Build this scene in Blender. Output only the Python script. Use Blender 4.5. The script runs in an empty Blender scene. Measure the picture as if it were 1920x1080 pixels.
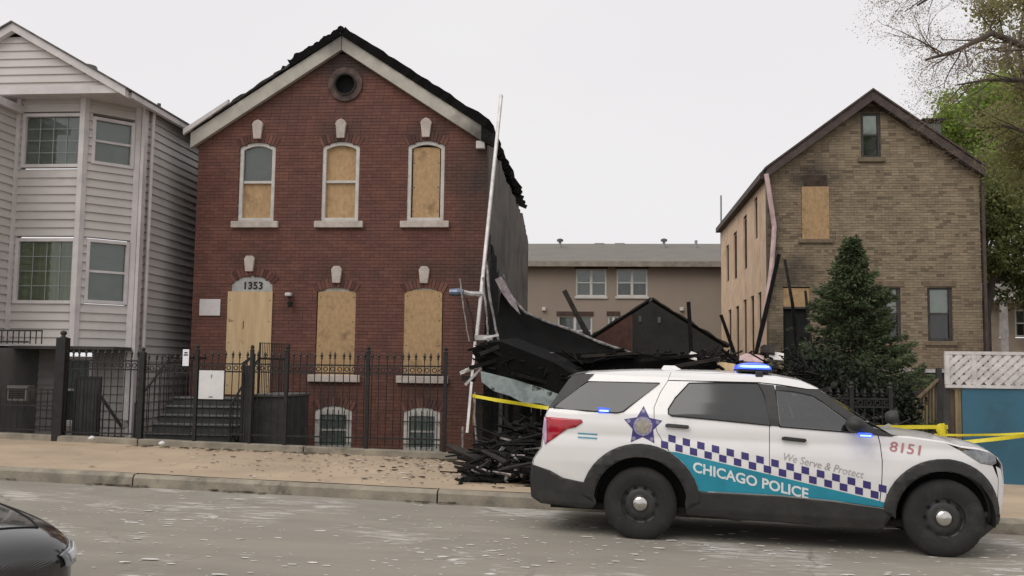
import bpy, bmesh, math, random
import numpy as np
from mathutils import Vector, Matrix, noise as mnoise
R = math.radians
rng = random.Random(7)
scene = bpy.context.scene
col = scene.collection

# ---------------------------------------------------------------- camera
CAM_H, FPX = 1.82, 1800.0                      # eye height (m), focal length in photo pixels
YAW, PITCH, ROLL = R(5.5), R(4.77), R(0.75)
_f = Vector((-math.sin(YAW)*math.cos(PITCH), math.cos(YAW)*math.cos(PITCH), math.sin(PITCH)))
_r = Vector((math.cos(YAW), math.sin(YAW), 0)); _u = _r.cross(_f)
_r2 = _r*math.cos(ROLL) + _u*math.sin(ROLL); _u2 = -_r*math.sin(ROLL) + _u*math.cos(ROLL)
cd = bpy.data.cameras.new('camera'); cam = bpy.data.objects.new('camera', cd); col.objects.link(cam)
m3 = Matrix((_r2, _u2, -_f)).transposed()
cam.matrix_world = Matrix.Translation((0, 0, CAM_H)) @ m3.to_4x4()
cd.sensor_width = 36; cd.lens = 36*FPX/1920; cd.clip_start = 0.1; cd.clip_end = 2000
scene.camera = cam
def P(px, py, Y):
    "point of the place seen at a photo pixel, standing at depth Y"
    d = _f + _r2*((px-960)/FPX) - _u2*((py-540)/FPX)
    return Vector((0, 0, CAM_H)) + d*(Y/d.y)
def PX(px, py, X):
    d = _f + _r2*((px-960)/FPX) - _u2*((py-540)/FPX)
    return Vector((0, 0, CAM_H)) + d*(X/d.x)

# ---------------------------------------------------------------- sky, sun, exposure
SUN_DIR = Vector((-0.48, -0.58, 0.90)).normalized()      # towards the veiled sun
SKY_STRENGTH, SUN_STRENGTH = 0.10, 1.4
w = bpy.data.worlds.new('World'); scene.world = w; w.use_nodes = True
nt = w.node_tree; nt.nodes.clear()
out = nt.nodes.new('ShaderNodeOutputWorld'); bg = nt.nodes.new('ShaderNodeBackground')
sky = nt.nodes.new('ShaderNodeTexSky'); sky.sky_type = 'NISHITA'; sky.sun_disc = False
sky.sun_elevation = math.asin(SUN_DIR.z); sky.sun_rotation = math.atan2(SUN_DIR.x, SUN_DIR.y)
hs = nt.nodes.new('ShaderNodeHueSaturation'); hs.inputs['Saturation'].default_value = 0.15
nt.links.new(sky.outputs[0], hs.inputs['Color'])
tc = nt.nodes.new('ShaderNodeTexCoord'); nz = nt.nodes.new('ShaderNodeTexNoise')
nz.inputs['Scale'].default_value = 1.6; nz.inputs['Detail'].default_value = 5
mp = nt.nodes.new('ShaderNodeMapping'); mp.inputs['Scale'].default_value = (1, 1, 2.5)
nt.links.new(tc.outputs['Generated'], mp.inputs[0]); nt.links.new(mp.outputs[0], nz.inputs['Vector'])
cr = nt.nodes.new('ShaderNodeValToRGB')
cr.color_ramp.elements[0].position = 0.3; cr.color_ramp.elements[0].color = (8.45, 8.2, 8.4, 1)
cr.color_ramp.elements[1].position = 0.7; cr.color_ramp.elements[1].color = (8.9, 8.75, 8.85, 1)
nt.links.new(nz.outputs['Fac'], cr.inputs[0])
mx = nt.nodes.new('ShaderNodeMixRGB'); mx.inputs[0].default_value = 0.94      # cloud cover over the sky
nt.links.new(hs.outputs[0], mx.inputs[1]); nt.links.new(cr.outputs[0], mx.inputs[2])
nt.links.new(mx.outputs[0], bg.inputs[0]); bg.inputs[1].default_value = SKY_STRENGTH
nt.links.new(bg.outputs[0], out.inputs[0])
sl = bpy.data.lights.new('sun', 'SUN'); so = bpy.data.objects.new('sun', sl); col.objects.link(so)
sl.energy = SUN_STRENGTH; sl.angle = R(45); sl.color = (1, 0.96, 0.9)
so.rotation_euler = SUN_DIR.to_track_quat('Z', 'Y').to_euler(); so.location = (-30, -20, 40)
vs = scene.view_settings; vs.view_transform = 'Standard'; vs.look = 'None'; vs.gamma = 1; vs.exposure = 0.0
vs.use_curve_mapping = False
scene.render.engine = 'CYCLES'
scene.render.resolution_x, scene.render.resolution_y = 1024, 576

# ---------------------------------------------------------------- materials
MATS = {}
def srgb(r, g, b):
    return tuple(((c/255)/12.92 if c/255 <= 0.04045 else ((c/255+0.055)/1.055)**2.4) for c in (r, g, b))
def mat(name, c, rough=0.7, var=0.15, scale=3.0, c2=None, bump=0.0, bscale=None, metal=0.0, spec=0.5, stretch=(1, 1, 1), coat=0.0, detail=6, emit=None, es=0.0, alpha=1.0, attr=False, lo=0.35, hi=0.65, grime=None, gscale=0.6, glo=0.52, ghi=0.68):
    if name in MATS: return MATS[name]
    m = bpy.data.materials.new(name); m.use_nodes = True; t = m.node_tree; n = t.nodes; L = t.links
    b = n['Principled BSDF']; b.inputs['Roughness'].default_value = rough; b.inputs['Metallic'].default_value = metal
    b.inputs['Specular IOR Level'].default_value = spec; b.inputs['Coat Weight'].default_value = coat
    g = n.new('ShaderNodeNewGeometry'); mp = n.new('ShaderNodeMapping'); mp.inputs['Scale'].default_value = stretch
    L.new(g.outputs['Position'], mp.inputs[0])
    nz = n.new('ShaderNodeTexNoise'); nz.inputs['Scale'].default_value = scale; nz.inputs['Detail'].default_value = detail; nz.inputs['Roughness'].default_value = 0.62
    L.new(mp.outputs[0], nz.inputs['Vector'])
    r = n.new('ShaderNodeValToRGB'); e = r.color_ramp.elements
    e[0].position, e[1].position = lo, hi
    d = c2 if c2 else tuple(max(0, x*(1-2*var)) for x in c)
    u = c if c2 else tuple(min(1, x*(1+var)) for x in c)
    e[0].color = (*d, 1); e[1].color = (*u, 1)
    L.new(nz.outputs['Fac'], r.inputs[0]); cs = r.outputs[0]
    if attr:                                     # per-piece variation carried by the mesh
        a = n.new('ShaderNodeAttribute'); a.attribute_name = 'rnd'
        h = n.new('ShaderNodeHueSaturation'); L.new(cs, h.inputs['Color'])
        mr = n.new('ShaderNodeMapRange'); mr.inputs[3].default_value = 0.5; mr.inputs[4].default_value = 1.35
        L.new(a.outputs['Fac'], mr.inputs[0]); L.new(mr.outputs[0], h.inputs['Value'])
        mh = n.new('ShaderNodeMapRange'); mh.inputs[3].default_value = 0.494; mh.inputs[4].default_value = 0.506
        L.new(a.outputs['Fac'], mh.inputs[0]); L.new(mh.outputs[0], h.inputs['Hue']); cs = h.outputs[0]
    if grime:                                    # stains and soot with a shape of their own
        n2 = n.new('ShaderNodeTexNoise'); n2.inputs['Scale'].default_value = gscale; n2.inputs['Detail'].default_value = 7; n2.inputs['Roughness'].default_value = 0.65
        L.new(g.outputs['Position'], n2.inputs['Vector'])
        r2 = n.new('ShaderNodeValToRGB'); r2.color_ramp.elements[0].position = glo; r2.color_ramp.elements[1].position = ghi
        L.new(n2.outputs['Fac'], r2.inputs[0])
        mg = n.new('ShaderNodeMixRGB'); mg.inputs[2].default_value = (*grime, 1)
        L.new(r2.outputs[0], mg.inputs[0]); L.new(cs, mg.inputs[1]); cs = mg.outputs[0]
    L.new(cs, b.inputs['Base Color'])
    if bump:
        nb = n.new('ShaderNodeTexNoise'); nb.inputs['Scale'].default_value = bscale or scale*6; nb.inputs['Detail'].default_value = 5
        L.new(mp.outputs[0], nb.inputs['Vector'])
        bp = n.new('ShaderNodeBump'); bp.inputs['Strength'].default_value = min(1, bump); bp.inputs['Distance'].default_value = 0.02
        L.new(nb.outputs['Fac'], bp.inputs['Height']); L.new(bp.outputs[0], b.inputs['Normal'])
    if emit:
        b.inputs['Emission Color'].default_value = (*emit, 1); b.inputs['Emission Strength'].default_value = es
    MATS[name] = m; return m
def glass_mat(name, tint=(0.86, 0.89, 0.87), trans=0.75, rough=0.04):
    if name in MATS: return MATS[name]
    m = bpy.data.materials.new(name); m.use_nodes = True; t = m.node_tree; n = t.nodes; n.clear(); L = t.links
    o = n.new('ShaderNodeOutputMaterial'); mxs = n.new('ShaderNodeMixShader')
    tr = n.new('ShaderNodeBsdfTransparent'); tr.inputs[0].default_value = (*tint, 1)
    gl = n.new('ShaderNodeBsdfGlossy'); gl.inputs['Roughness'].default_value = rough; gl.inputs['Color'].default_value = (0.9, 0.9, 0.9, 1)
    fr = n.new('ShaderNodeFresnel'); fr.inputs[0].default_value = 1.5
    ad = n.new('ShaderNodeMath'); ad.operation = 'ADD'; ad.inputs[1].default_value = 1-trans-0.24; ad.use_clamp = True
    g = n.new('ShaderNodeNewGeometry'); nz = n.new('ShaderNodeTexNoise'); nz.inputs['Scale'].default_value = 1.3; bp = n.new('ShaderNodeBump'); bp.inputs['Strength'].default_value = 0.15
    L.new(g.outputs['Position'], nz.inputs['Vector']); L.new(nz.outputs['Fac'], bp.inputs['Height']); L.new(bp.outputs[0], gl.inputs['Normal'])
    L.new(fr.outputs[0], ad.inputs[0]); L.new(ad.outputs[0], mxs.inputs[0]); L.new(tr.outputs[0], mxs.inputs[1]); L.new(gl.outputs[0], mxs.inputs[2])
    L.new(mxs.outputs[0], o.inputs[0]); MATS[name] = m; return m
def leaf_mat(name, c, c2, trans=0.35):
    if name in MATS: return MATS[name]
    m = bpy.data.materials.new(name); m.use_nodes = True; t = m.node_tree; n = t.nodes; L = t.links
    b = n['Principled BSDF']; b.inputs['Roughness'].default_value = 0.6; b.inputs['Specular IOR Level'].default_value = 0.25
    a = n.new('ShaderNodeAttribute'); a.attribute_name = 'rnd'
    r = n.new('ShaderNodeValToRGB'); r.color_ramp.elements[0].color = (*c, 1); r.color_ramp.elements[1].color = (*c2, 1)
    L.new(a.outputs['Fac'], r.inputs[0]); L.new(r.outputs[0], b.inputs['Base Color'])
    tl = n.new('ShaderNodeBsdfTranslucent'); L.new(r.outputs[0], tl.inputs[0])
    ms = n.new('ShaderNodeMixShader'); ms.inputs[0].default_value = trans
    L.new(b.outputs[0], ms.inputs[1]); L.new(tl.outputs[0], ms.inputs[2]); L.new(ms.outputs[0], n['Material Output'].inputs[0])
    MATS[name] = m; return m

S = srgb
M_ROAD = mat('asphalt', (0.295, 0.27, 0.225), 0.9, scale=0.8, c2=(0.25, 0.228, 0.19), bump=0.5, bscale=70, stretch=(0.3, 1.8, 1), grime=(0.20, 0.185, 0.155), gscale=0.5, glo=0.52, ghi=0.75)
def ash_on_road(m):
    "dried plaster slurry: pale streaks trodden into the asphalt"
    t = m.node_tree; n = t.nodes; L = t.links; b = n['Principled BSDF']; src = b.inputs['Base Color'].links[0].from_socket
    g = n.new('ShaderNodeNewGeometry'); mp = n.new('ShaderNodeMapping'); mp.inputs['Scale'].default_value = (0.75, 4.2, 1); mp.inputs['Rotation'].default_value = (0, 0, 0.08); L.new(g.outputs['Position'], mp.inputs[0])
    a = n.new('ShaderNodeTexNoise'); a.inputs['Scale'].default_value = 3.4; a.inputs['Detail'].default_value = 8; a.inputs['Roughness'].default_value = 0.72; L.new(mp.outputs[0], a.inputs['Vector'])
    c = n.new('ShaderNodeTexNoise'); c.inputs['Scale'].default_value = 0.55; c.inputs['Detail'].default_value = 3; L.new(g.outputs['Position'], c.inputs['Vector'])
    mul = n.new('ShaderNodeMath'); mul.operation = 'MULTIPLY'; L.new(a.outputs['Fac'], mul.inputs[0]); L.new(c.outputs['Fac'], mul.inputs[1])
    r = n.new('ShaderNodeValToRGB'); r.color_ramp.elements[0].position = 0.29; r.color_ramp.elements[1].position = 0.37; L.new(mul.outputs[0], r.inputs[0])
    mx = n.new('ShaderNodeMixRGB'); mx.inputs[2].default_value = (0.52, 0.50, 0.46, 1); L.new(r.outputs[0], mx.inputs[0]); L.new(src, mx.inputs[1])
    vo = n.new('ShaderNodeTexVoronoi'); vo.feature = 'DISTANCE_TO_EDGE'; vo.inputs['Scale'].default_value = 0.42
    wv = n.new('ShaderNodeTexNoise'); wv.inputs['Scale'].default_value = 2.5; wv.inputs['Detail'].default_value = 5; L.new(g.outputs['Position'], wv.inputs['Vector'])
    ml = n.new('ShaderNodeMixRGB'); ml.blend_type = 'LINEAR_LIGHT'; ml.inputs[0].default_value = 0.16; L.new(g.outputs['Position'], ml.inputs[1]); L.new(wv.outputs['Color'], ml.inputs[2]); L.new(ml.outputs[0], vo.inputs['Vector'])
    rc = n.new('ShaderNodeValToRGB'); rc.color_ramp.elements[0].position = 0.004; rc.color_ramp.elements[0].color = (1, 1, 1, 1); rc.color_ramp.elements[1].position = 0.012; rc.color_ramp.elements[1].color = (0, 0, 0, 1); L.new(vo.outputs['Distance'], rc.inputs[0])
    m2 = n.new('ShaderNodeMath'); m2.operation = 'MULTIPLY'; m2.use_clamp = True; m3_ = n.new('ShaderNodeMapRange'); m3_.inputs[1].default_value = 0.48; m3_.inputs[2].default_value = 0.62; m3_.inputs[3].default_value = 0.0; m3_.inputs[4].default_value = 0.45; L.new(c.outputs['Fac'], m3_.inputs[0]); L.new(m3_.outputs[0], m2.inputs[1]); L.new(rc.outputs[0], m2.inputs[0])
    mk = n.new('ShaderNodeMixRGB'); mk.inputs[2].default_value = (0.085, 0.078, 0.065, 1); L.new(m2.outputs[0], mk.inputs[0]); L.new(mx.outputs[0], mk.inputs[1]); L.new(mk.outputs[0], b.inputs['Base Color'])
ash_on_road(M_ROAD)
M_WALK = mat('sidewalk_concrete', (0.465, 0.358, 0.25), 0.92, scale=0.9, c2=(0.36, 0.28, 0.198), bump=0.3, bscale=45, grime=(0.20, 0.16, 0.12), gscale=2.2, glo=0.60, ghi=0.76)
M_KERB = mat('kerb_concrete', (0.33, 0.29, 0.225), 0.9, scale=2.5, c2=(0.19, 0.17, 0.135), bump=0.4, bscale=40, grime=(0.07, 0.065, 0.05), gscale=1.8, glo=0.55, ghi=0.72)
M_SOIL = mat('yard_soil', (0.09, 0.075, 0.05), 0.95, scale=2.0, c2=(0.05, 0.05, 0.03), bump=0.8, bscale=25)
M_REDBRICK = mat('red_brick', (0.158, 0.065, 0.047), 0.85, scale=2.2, c2=(0.126, 0.054, 0.041), bump=0.3, bscale=50, attr=True, grime=(0.10, 0.05, 0.044), gscale=0.7, glo=0.52, ghi=0.82)
M_REDMORTAR = mat('red_mortar', (0.130, 0.060, 0.046), 0.95, scale=3, var=0.15)
M_TANBRICK = mat('tan_brick', (0.285, 0.222, 0.146), 0.85, scale=1.6, c2=(0.225, 0.174, 0.117), bump=0.3, bscale=40, attr=True, grime=(0.19, 0.128, 0.088), gscale=0.55, glo=0.52, ghi=0.78)
M_TANMORTAR = mat('tan_mortar', (0.20, 0.15, 0.102), 0.95, scale=3, var=0.15)
M_STONE = mat('limestone', (0.56, 0.485, 0.43), 0.85, scale=5, c2=(0.40, 0.35, 0.31), bump=0.25)
M_WHITE = mat('white_paint', (0.60, 0.575, 0.53), 0.6, scale=4, c2=(0.44, 0.42, 0.385), bump=0.12, grime=(0.25, 0.22, 0.19), gscale=2.5, glo=0.62, ghi=0.75)
M_FASCIA = mat('fascia_paint', (0.50, 0.465, 0.40), 0.65, scale=2.5, c2=(0.38, 0.355, 0.31), bump=0.15, grime=(0.07, 0.065, 0.06), gscale=0.8, glo=0.60, ghi=0.80)
M_OSB = mat('plywood_sheathing', (0.50, 0.335, 0.175), 0.8, scale=13, c2=(0.35, 0.22, 0.11), bump=0.25, stretch=(1, 1, 0.6), lo=0.3, hi=0.7, grime=(0.22, 0.135, 0.07), gscale=1.9, glo=0.55, ghi=0.72)
M_PLY = mat('plywood_pale', (0.61, 0.45, 0.26), 0.8, scale=3, c2=(0.50, 0.35, 0.19), stretch=(3, 1, 0.35), bump=0.1, grime=(0.26, 0.16, 0.08), gscale=3.5, glo=0.64, ghi=0.74)
M_SIDING = mat('vinyl_siding', (0.55, 0.515, 0.485), 0.6, scale=0.7, c2=(0.485, 0.455, 0.43), bump=0.05, grime=(0.33, 0.31, 0.30), gscale=0.8, glo=0.56, ghi=0.85)
M_TRIM = mat('vinyl_trim', (0.60, 0.56, 0.55), 0.5, scale=2, var=0.08)
M_IRON = mat('black_iron', (0.016, 0.015, 0.014), 0.5, scale=8, var=0.2, spec=0.4)
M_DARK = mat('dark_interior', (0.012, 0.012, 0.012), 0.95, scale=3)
M_CHAR = mat('charred_wood', (0.014, 0.013, 0.012), 0.9, scale=7, c2=(0.006, 0.006, 0.006), bump=0.9, bscale=30, spec=0.2, grime=(0.035, 0.032, 0.028), gscale=3.0, glo=0.60, ghi=0.72)
M_CHAR2 = mat('scorched_wood', (0.034, 0.027, 0.021), 0.9, scale=5, c2=(0.009, 0.008, 0.008), bump=0.8, bscale=24)
M_TAR = mat('charred_roofing', (0.0085, 0.008, 0.0078), 0.95, scale=2.2, c2=(0.005, 0.005, 0.005), bump=0.7, bscale=14, spec=0.12)
M_SHINGLE = mat('burnt_shingle', (0.045, 0.04, 0.038), 0.9, scale=4, c2=(0.013, 0.012, 0.012), bump=0.8, bscale=18)
M_ASH = mat('ash_flake', (0.74, 0.72, 0.68), 0.9, scale=4, c2=(0.52, 0.50, 0.46))
M_METAL = mat('white_metal', (0.66, 0.63, 0.62), 0.45, scale=5, c2=(0.45, 0.42, 0.41), metal=0.2)
M_GLASS = glass_mat('window_glass')
M_GLASSD = mat('tinted_glass', (0.042, 0.042, 0.042), 0.06, scale=2, var=0.05, spec=0.6)
M_CURT = mat('grey_blind', (0.33, 0.34, 0.34), 0.8, scale=30, c2=(0.28, 0.29, 0.29), stretch=(0.1, 0.1, 1))
M_GW = mat('window_dusk', (0.29, 0.31, 0.285), 0.8, scale=2, var=0.1)
M_CURTD = mat('dark_blind', (0.115, 0.125, 0.115), 0.8, scale=2, var=0.15)
M_CURTG = mat('green_curtain', (0.25, 0.285, 0.15), 0.8, scale=6, var=0.12, stretch=(2, 1, 0.2))

def add_soot(m, spots, c=(0.03, 0.026, 0.023)):
    "soot fans left by the fire: each a stain with its own place, height and ragged outline"
    t = m.node_tree; n = t.nodes; L = t.links; b = n['Principled BSDF']; cur = b.inputs['Base Color'].links[0].from_socket
    g = n.new('ShaderNodeNewGeometry'); nz = n.new('ShaderNodeTexNoise'); nz.inputs['Scale'].default_value = 1.8; nz.inputs['Detail'].default_value = 7; L.new(g.outputs['Position'], nz.inputs['Vector'])
    for (x, y, z, rx, rz, amt) in spots:
        mp = n.new('ShaderNodeMapping'); mp.inputs['Location'].default_value = (-x/rx, -y/6, -z/rz); mp.inputs['Scale'].default_value = (1/rx, 1/6, 1/rz); L.new(g.outputs['Position'], mp.inputs[0])
        ln = n.new('ShaderNodeVectorMath'); ln.operation = 'LENGTH'; L.new(mp.outputs[0], ln.inputs[0])
        ad = n.new('ShaderNodeMath'); ad.operation = 'MULTIPLY_ADD'; ad.inputs[1].default_value = 1.3; L.new(nz.outputs['Fac'], ad.inputs[0]); L.new(ln.outputs['Value'], ad.inputs[2])
        mr = n.new('ShaderNodeMapRange'); mr.inputs[1].default_value = 0.75; mr.inputs[2].default_value = 1.6; mr.inputs[3].default_value = amt; mr.inputs[4].default_value = 0; L.new(ad.outputs[0], mr.inputs[0])
        mx = n.new('ShaderNodeMixRGB'); mx.inputs[2].default_value = (*c, 1); L.new(mr.outputs[0], mx.inputs[0]); L.new(cur, mx.inputs[1]); cur = mx.outputs[0]
    L.new(cur, b.inputs['Base Color'])
SOOT_R = [(-5.9, 21, 8.75, 1.1, 0.8, .8), (-2.7, 21, 6.2, .9, 1.6, .75), (-2.6, 21, 3.2, .9, 2.2, .7), (-4.0, 21, 7.15, .8, .4, .5), (-5.95, 21, 7.15, .8, .35, .4), (-5.97, 21, 3.95, .7, .4, .45), (-3.98, 21, 3.95, .8, .4, .5), (-7.95, 21, 4.2, .8, .4, .4), (-5.97, 21, 1.2, .7, .5, .35), (-4.0, 21, 1.2, .7, .5, .4)]
SOOT_T = [(6.0, 28, 7.35, .9, .8, .75), (5.4, 28, 4.6, .9, .9, .7), (4.7, 28, 5.5, .6, 2.5, .55), (7.6, 28, 9.3, .9, .5, .4), (5.2, 28, 2.6, 1.2, 1.0, .6)]
for m_ in (M_REDBRICK, M_REDMORTAR): add_soot(m_, SOOT_R)
for m_ in (M_TANBRICK, M_TANMORTAR): add_soot(m_, SOOT_T)
add_soot(M_FASCIA, [(-6.0, 21, 9.2, 1.3, .5, .7), (-2.8, 21, 7.0, .9, .6, .9)])
# ---------------------------------------------------------------- mesh helpers
ROOT = {}
class MB:
    def __init__(s): s.v = []; s.f = []; s.r = []; s.rv = 0.5
    def add(s, vs, fs):
        o = len(s.v); s.v += [tuple(p) for p in vs]; s.f += [tuple(i+o for i in f) for f in fs]; s.r += [s.rv]*len(fs)
    def hexa(s, p): s.add(p, [(0, 3, 2, 1), (4, 5, 6, 7), (0, 1, 5, 4), (1, 2, 6, 5), (2, 3, 7, 6), (3, 0, 4, 7)]); return s
    def box(s, x0, x1, y0, y1, z0, z1):
        return s.hexa([(x0, y0, z0), (x1, y0, z0), (x1, y1, z0), (x0, y1, z0), (x0, y0, z1), (x1, y0, z1), (x1, y1, z1), (x0, y1, z1)])
    def beam(s, p, q, wd, h, up=(0, 0, 1)):
        p, q = Vector(p), Vector(q); d = (q-p).normalized(); up = Vector(up)
        a = d.cross(up)
        if a.length < 1e-3: a = d.cross(Vector((0, 1, 0)))
        a.normalize(); b = a.cross(d); a *= wd/2; b *= h/2
        return s.hexa([p-a-b, p+a-b, q+a-b, q-a-b, p-a+b, p+a+b, q+a+b, q-a+b])
    def tube(s, path, rad, n=8, cap=True):
        path = [Vector(p) for p in path]; k = len(path)
        rr = rad if isinstance(rad, (list, tuple)) else [rad]*k
        o = len(s.v); vs = []; fs = []; pa = None
        for i, p in enumerate(path):
            d = (path[min(i+1, k-1)]-path[max(i-1, 0)]); d = d.normalized() if d.length > 1e-9 else Vector((0, 0, 1))
            if pa is None: a = d.orthogonal().normalized()
            else:
                a = pa - d*pa.dot(d); a = a.normalized() if a.length > 1e-6 else d.orthogonal().normalized()
            pa = a; b = d.cross(a)
            for j in range(n):
                t = 2*math.pi*j/n; vs.append(p + (a*math.cos(t)+b*math.sin(t))*rr[i])
        for i in range(k-1):
            for j in range(n):
                j2 = (j+1) % n; fs.append((i*n+j, i*n+j2, (i+1)*n+j2, (i+1)*n+j))
        if cap: fs.append(tuple(range(n-1, -1, -1))); fs.append(tuple((k-1)*n+j for j in range(n)))
        s.add(vs, fs); return s
    def prism(s, poly, vec):
        n = len(poly); vec = Vector(vec); a = [Vector(p) for p in poly]; b = [p+vec for p in a]
        s.add(a+b, [tuple(range(n)), tuple(range(2*n-1, n-1, -1))] + [(i, i+n, (i+1) % n+n, (i+1) % n) for i in range(n)]); return s
    def ring(s, outer, inner, vec):
        n = len(outer); vec = Vector(vec); o = [Vector(p) for p in outer]; q = [Vector(p) for p in inner]
        vs = o+q+[p+vec for p in o]+[p+vec for p in q]; fs = []
        for i in range(n):
            j = (i+1) % n
            fs += [(i, j, n+j, n+i), (2*n+i, 3*n+i, 3*n+j, 2*n+j), (i, 2*n+i, 2*n+j, j), (n+i, n+j, 3*n+j, 3*n+i)]
        s.add(vs, fs); return s
    def grid(s, fn, nu, nv, closeu=False):
        vs = [fn(i/nu, j/nv) for i in range(nu+1) for j in range(nv+1)]
        s.add(vs, [(i*(nv+1)+j, (i+1)*(nv+1)+j, (i+1)*(nv+1)+j+1, i*(nv+1)+j+1) for i in range(nu) for j in range(nv)]); return s
    def lathe(s, prof, n=24, axis='y', c=(0, 0, 0)):
        vs = []; k = len(prof)
        for i in range(n):
            t = 2*math.pi*i/n; ct, st = math.cos(t), math.sin(t)
            for (r, h) in prof:
                p = {'y': (r*ct, h, r*st), 'z': (r*ct, r*st, h), 'x': (h, r*ct, r*st)}[axis]
                vs.append((p[0]+c[0], p[1]+c[1], p[2]+c[2]))
        s.add(vs, [(i*k+j, ((i+1) % n)*k+j, ((i+1) % n)*k+j+1, i*k+j+1) for i in range(n) for j in range(k-1)]); return s
    def mesh(s, name, m, off=None, smooth=False):
        me = bpy.data.meshes.new(name)
        v = s.v if off is None else [(p[0]-off[0], p[1]-off[1], p[2]-off[2]) for p in s.v]
        me.from_pydata(v, [], s.f)
        if m: me.materials.append(m)
        a = me.attributes.new('rnd', 'FLOAT', 'FACE'); a.data.foreach_set('value', s.r)
        if smooth: me.shade_smooth()
        return me
    def build(s, name, m, parent=None, smooth=False, bevel=0, fix=False, solid=0, kind=None, auto=None):
        off = ROOT.get(parent.name) if parent else None
        me = s.mesh(name, m, off, smooth)
        if fix:
            bm = bmesh.new(); bm.from_mesh(me); bmesh.ops.recalc_face_normals(bm, faces=bm.faces); bm.to_mesh(me); bm.free()
        o = bpy.data.objects.new(name, me); col.objects.link(o)
        if parent:
            o.parent = parent; ROOT[o.name] = off if off is not None else Vector()
        if solid:
            md = o.modifiers.new('solid', 'SOLIDIFY'); md.thickness = solid; md.offset = 0
        if bevel:
            md = o.modifiers.new('bevel', 'BEVEL'); md.width = bevel; md.segments = 2; md.limit_method = 'ANGLE'
        if kind: o['kind'] = kind
        return o
def tag(o, label=None, cat=None, group=None, kind=None):
    if label: o['label'] = label
    if cat: o['category'] = cat
    if group: o['group'] = group
    if kind: o['kind'] = kind
    return o
def thing(name, label, cat, loc=(0, 0, 0), group=None):
    e = bpy.data.objects.new(name, None); col.objects.link(e); e.location = loc; e.empty_display_size = 0.2
    ROOT[e.name] = Vector(loc); return tag(e, label, cat, group)
def box(name, m, parent, x0, x1, y0, y1, z0, z1, bevel=0):
    return MB().box(x0, x1, y0, y1, z0, z1).build(name, m, parent, bevel=bevel)
def share(src, parent=None, loc=None):
    c = src.copy(); col.objects.link(c); c.parent = parent
    if loc is not None: c.location = loc
    return c

# openings in a wall: dict(x0,x1,z0,z1,rise) or dict(cx,cz,r)
def op_interval(o, z):
    if 'r' in o:
        d = o['r']**2-(z-o['cz'])**2
        return (o['cx']-math.sqrt(d), o['cx']+math.sqrt(d)) if d > 0 else None
    if z < o['z0'] or z > o['z1']: return None
    h = o.get('rise', 0)
    if h <= 0 or z <= o['z1']-h: return (o['x0'], o['x1'])
    wd = (o['x1']-o['x0'])/2; rad = (wd*wd+h*h)/(2*h); cz = o['z1']-rad
    d = rad*rad-(z-cz)**2
    if d <= 0: return None
    k = min(wd, math.sqrt(d)); c = (o['x0']+o['x1'])/2; return (c-k, c+k)
def intervals(xl, xr, ops, z):
    iv = [(xl, xr)]
    for o in ops:
        c = op_interval(o, z)
        if not c: continue
        nv = []
        for a, b in iv:
            if c[1] <= a or c[0] >= b: nv.append((a, b)); continue
            if c[0] > a: nv.append((a, c[0]))
            if c[1] < b: nv.append((c[1], b))
        iv = nv
    return [(a, b) for a, b in iv if b-a > 0.012]
def arch_pts(x0, x1, z0, z1, rise, Y, n=10):
    pts = [(x0, Y, z0), (x1, Y, z0)]
    if rise <= 0: return pts+[(x1, Y, z1), (x0, Y, z1)]
    wd = (x1-x0)/2; rad = (wd*wd+rise*rise)/(2*rise); cz = z1-rad; c = (x0+x1)/2; a0 = math.asin(wd/rad)
    for i in range(n+1):
        a = a0-2*a0*i/n; pts.append((c+rad*math.sin(a), Y, cz+rad*math.cos(a)))
    return pts
def brick_wall(root, Y, xlr, z0, z1, ops, mb_mat, mo_mat, seed, individuals=300, keep=lambda x, z: True, tone=lambda r: r.uniform(.4, .74), ch=0.0755, bl=0.215, jit=0.006, thick=0.3):
    "courses of real bricks laid before a mortar wall; the nearest ones are parts, the rest one part"
    r = random.Random(seed); wall = MB(); rest = MB(); cand = []
    n = int((z1-z0)/ch); J = 0.008; JV = 0.004
    for k in range(n):
        za = z0+k*ch; zm = za+ch/2
        lim = xlr(zm)
        if not lim: continue
        for a, b in intervals(lim[0], lim[1], ops, zm):
            wall.box(a, b, Y+0.008, Y+thick, za, za+ch)
            x = lim[0]-(bl/2 if k % 2 else 0)
            head = (k % 6 == 5)
            step = bl/2 if head else bl
            while x < b:
                p, q = max(x, a)+JV/2, min(x+step, b)-JV/2
                x += step
                if q-p < 0.02: continue
                pr = r.uniform(0, jit); v = tone(r)
                full = abs((q-p)-(bl-JV)) < 1e-4
                if full and keep((p+q)/2, zm): cand.append((p, q, za, pr, v))
                else:
                    rest.rv = v; rest.box(p, q, Y-0.002-pr, Y+0.02, za+J/2, za+ch-J/2)
    cand.sort(key=lambda c: ((c[0])**2+(c[2]-1.8)**2))
    for c in cand[individuals:]:
        rest.rv = c[4]; rest.box(c[0], c[1], Y-0.002-c[3], Y+0.02, c[2]+J/2, c[2]+ch-J/2)
    wo = wall.build('wall', mo_mat, root)
    rest.build('brickwork', mb_mat, wo, kind='stuff')
    var = []
    for i in range(8):
        m = MB(); m.rv = (i+0.5)/8; m.box(-(bl-JV)/2, (bl-JV)/2, -0.010, 0.012, -(ch-J)/2, (ch-J)/2); var.append(m.mesh('brick', mb_mat))
    off = ROOT[root.name]
    for (p, q, za, pr, v) in cand[:individuals]:
        b = bpy.data.objects.new('brick', var[int(v*7.99)]); col.objects.link(b); b.parent = wo
        b.location = Vector(((p+q)/2, Y+0.008-pr, za+ch/2))-off
    return wo
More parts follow.
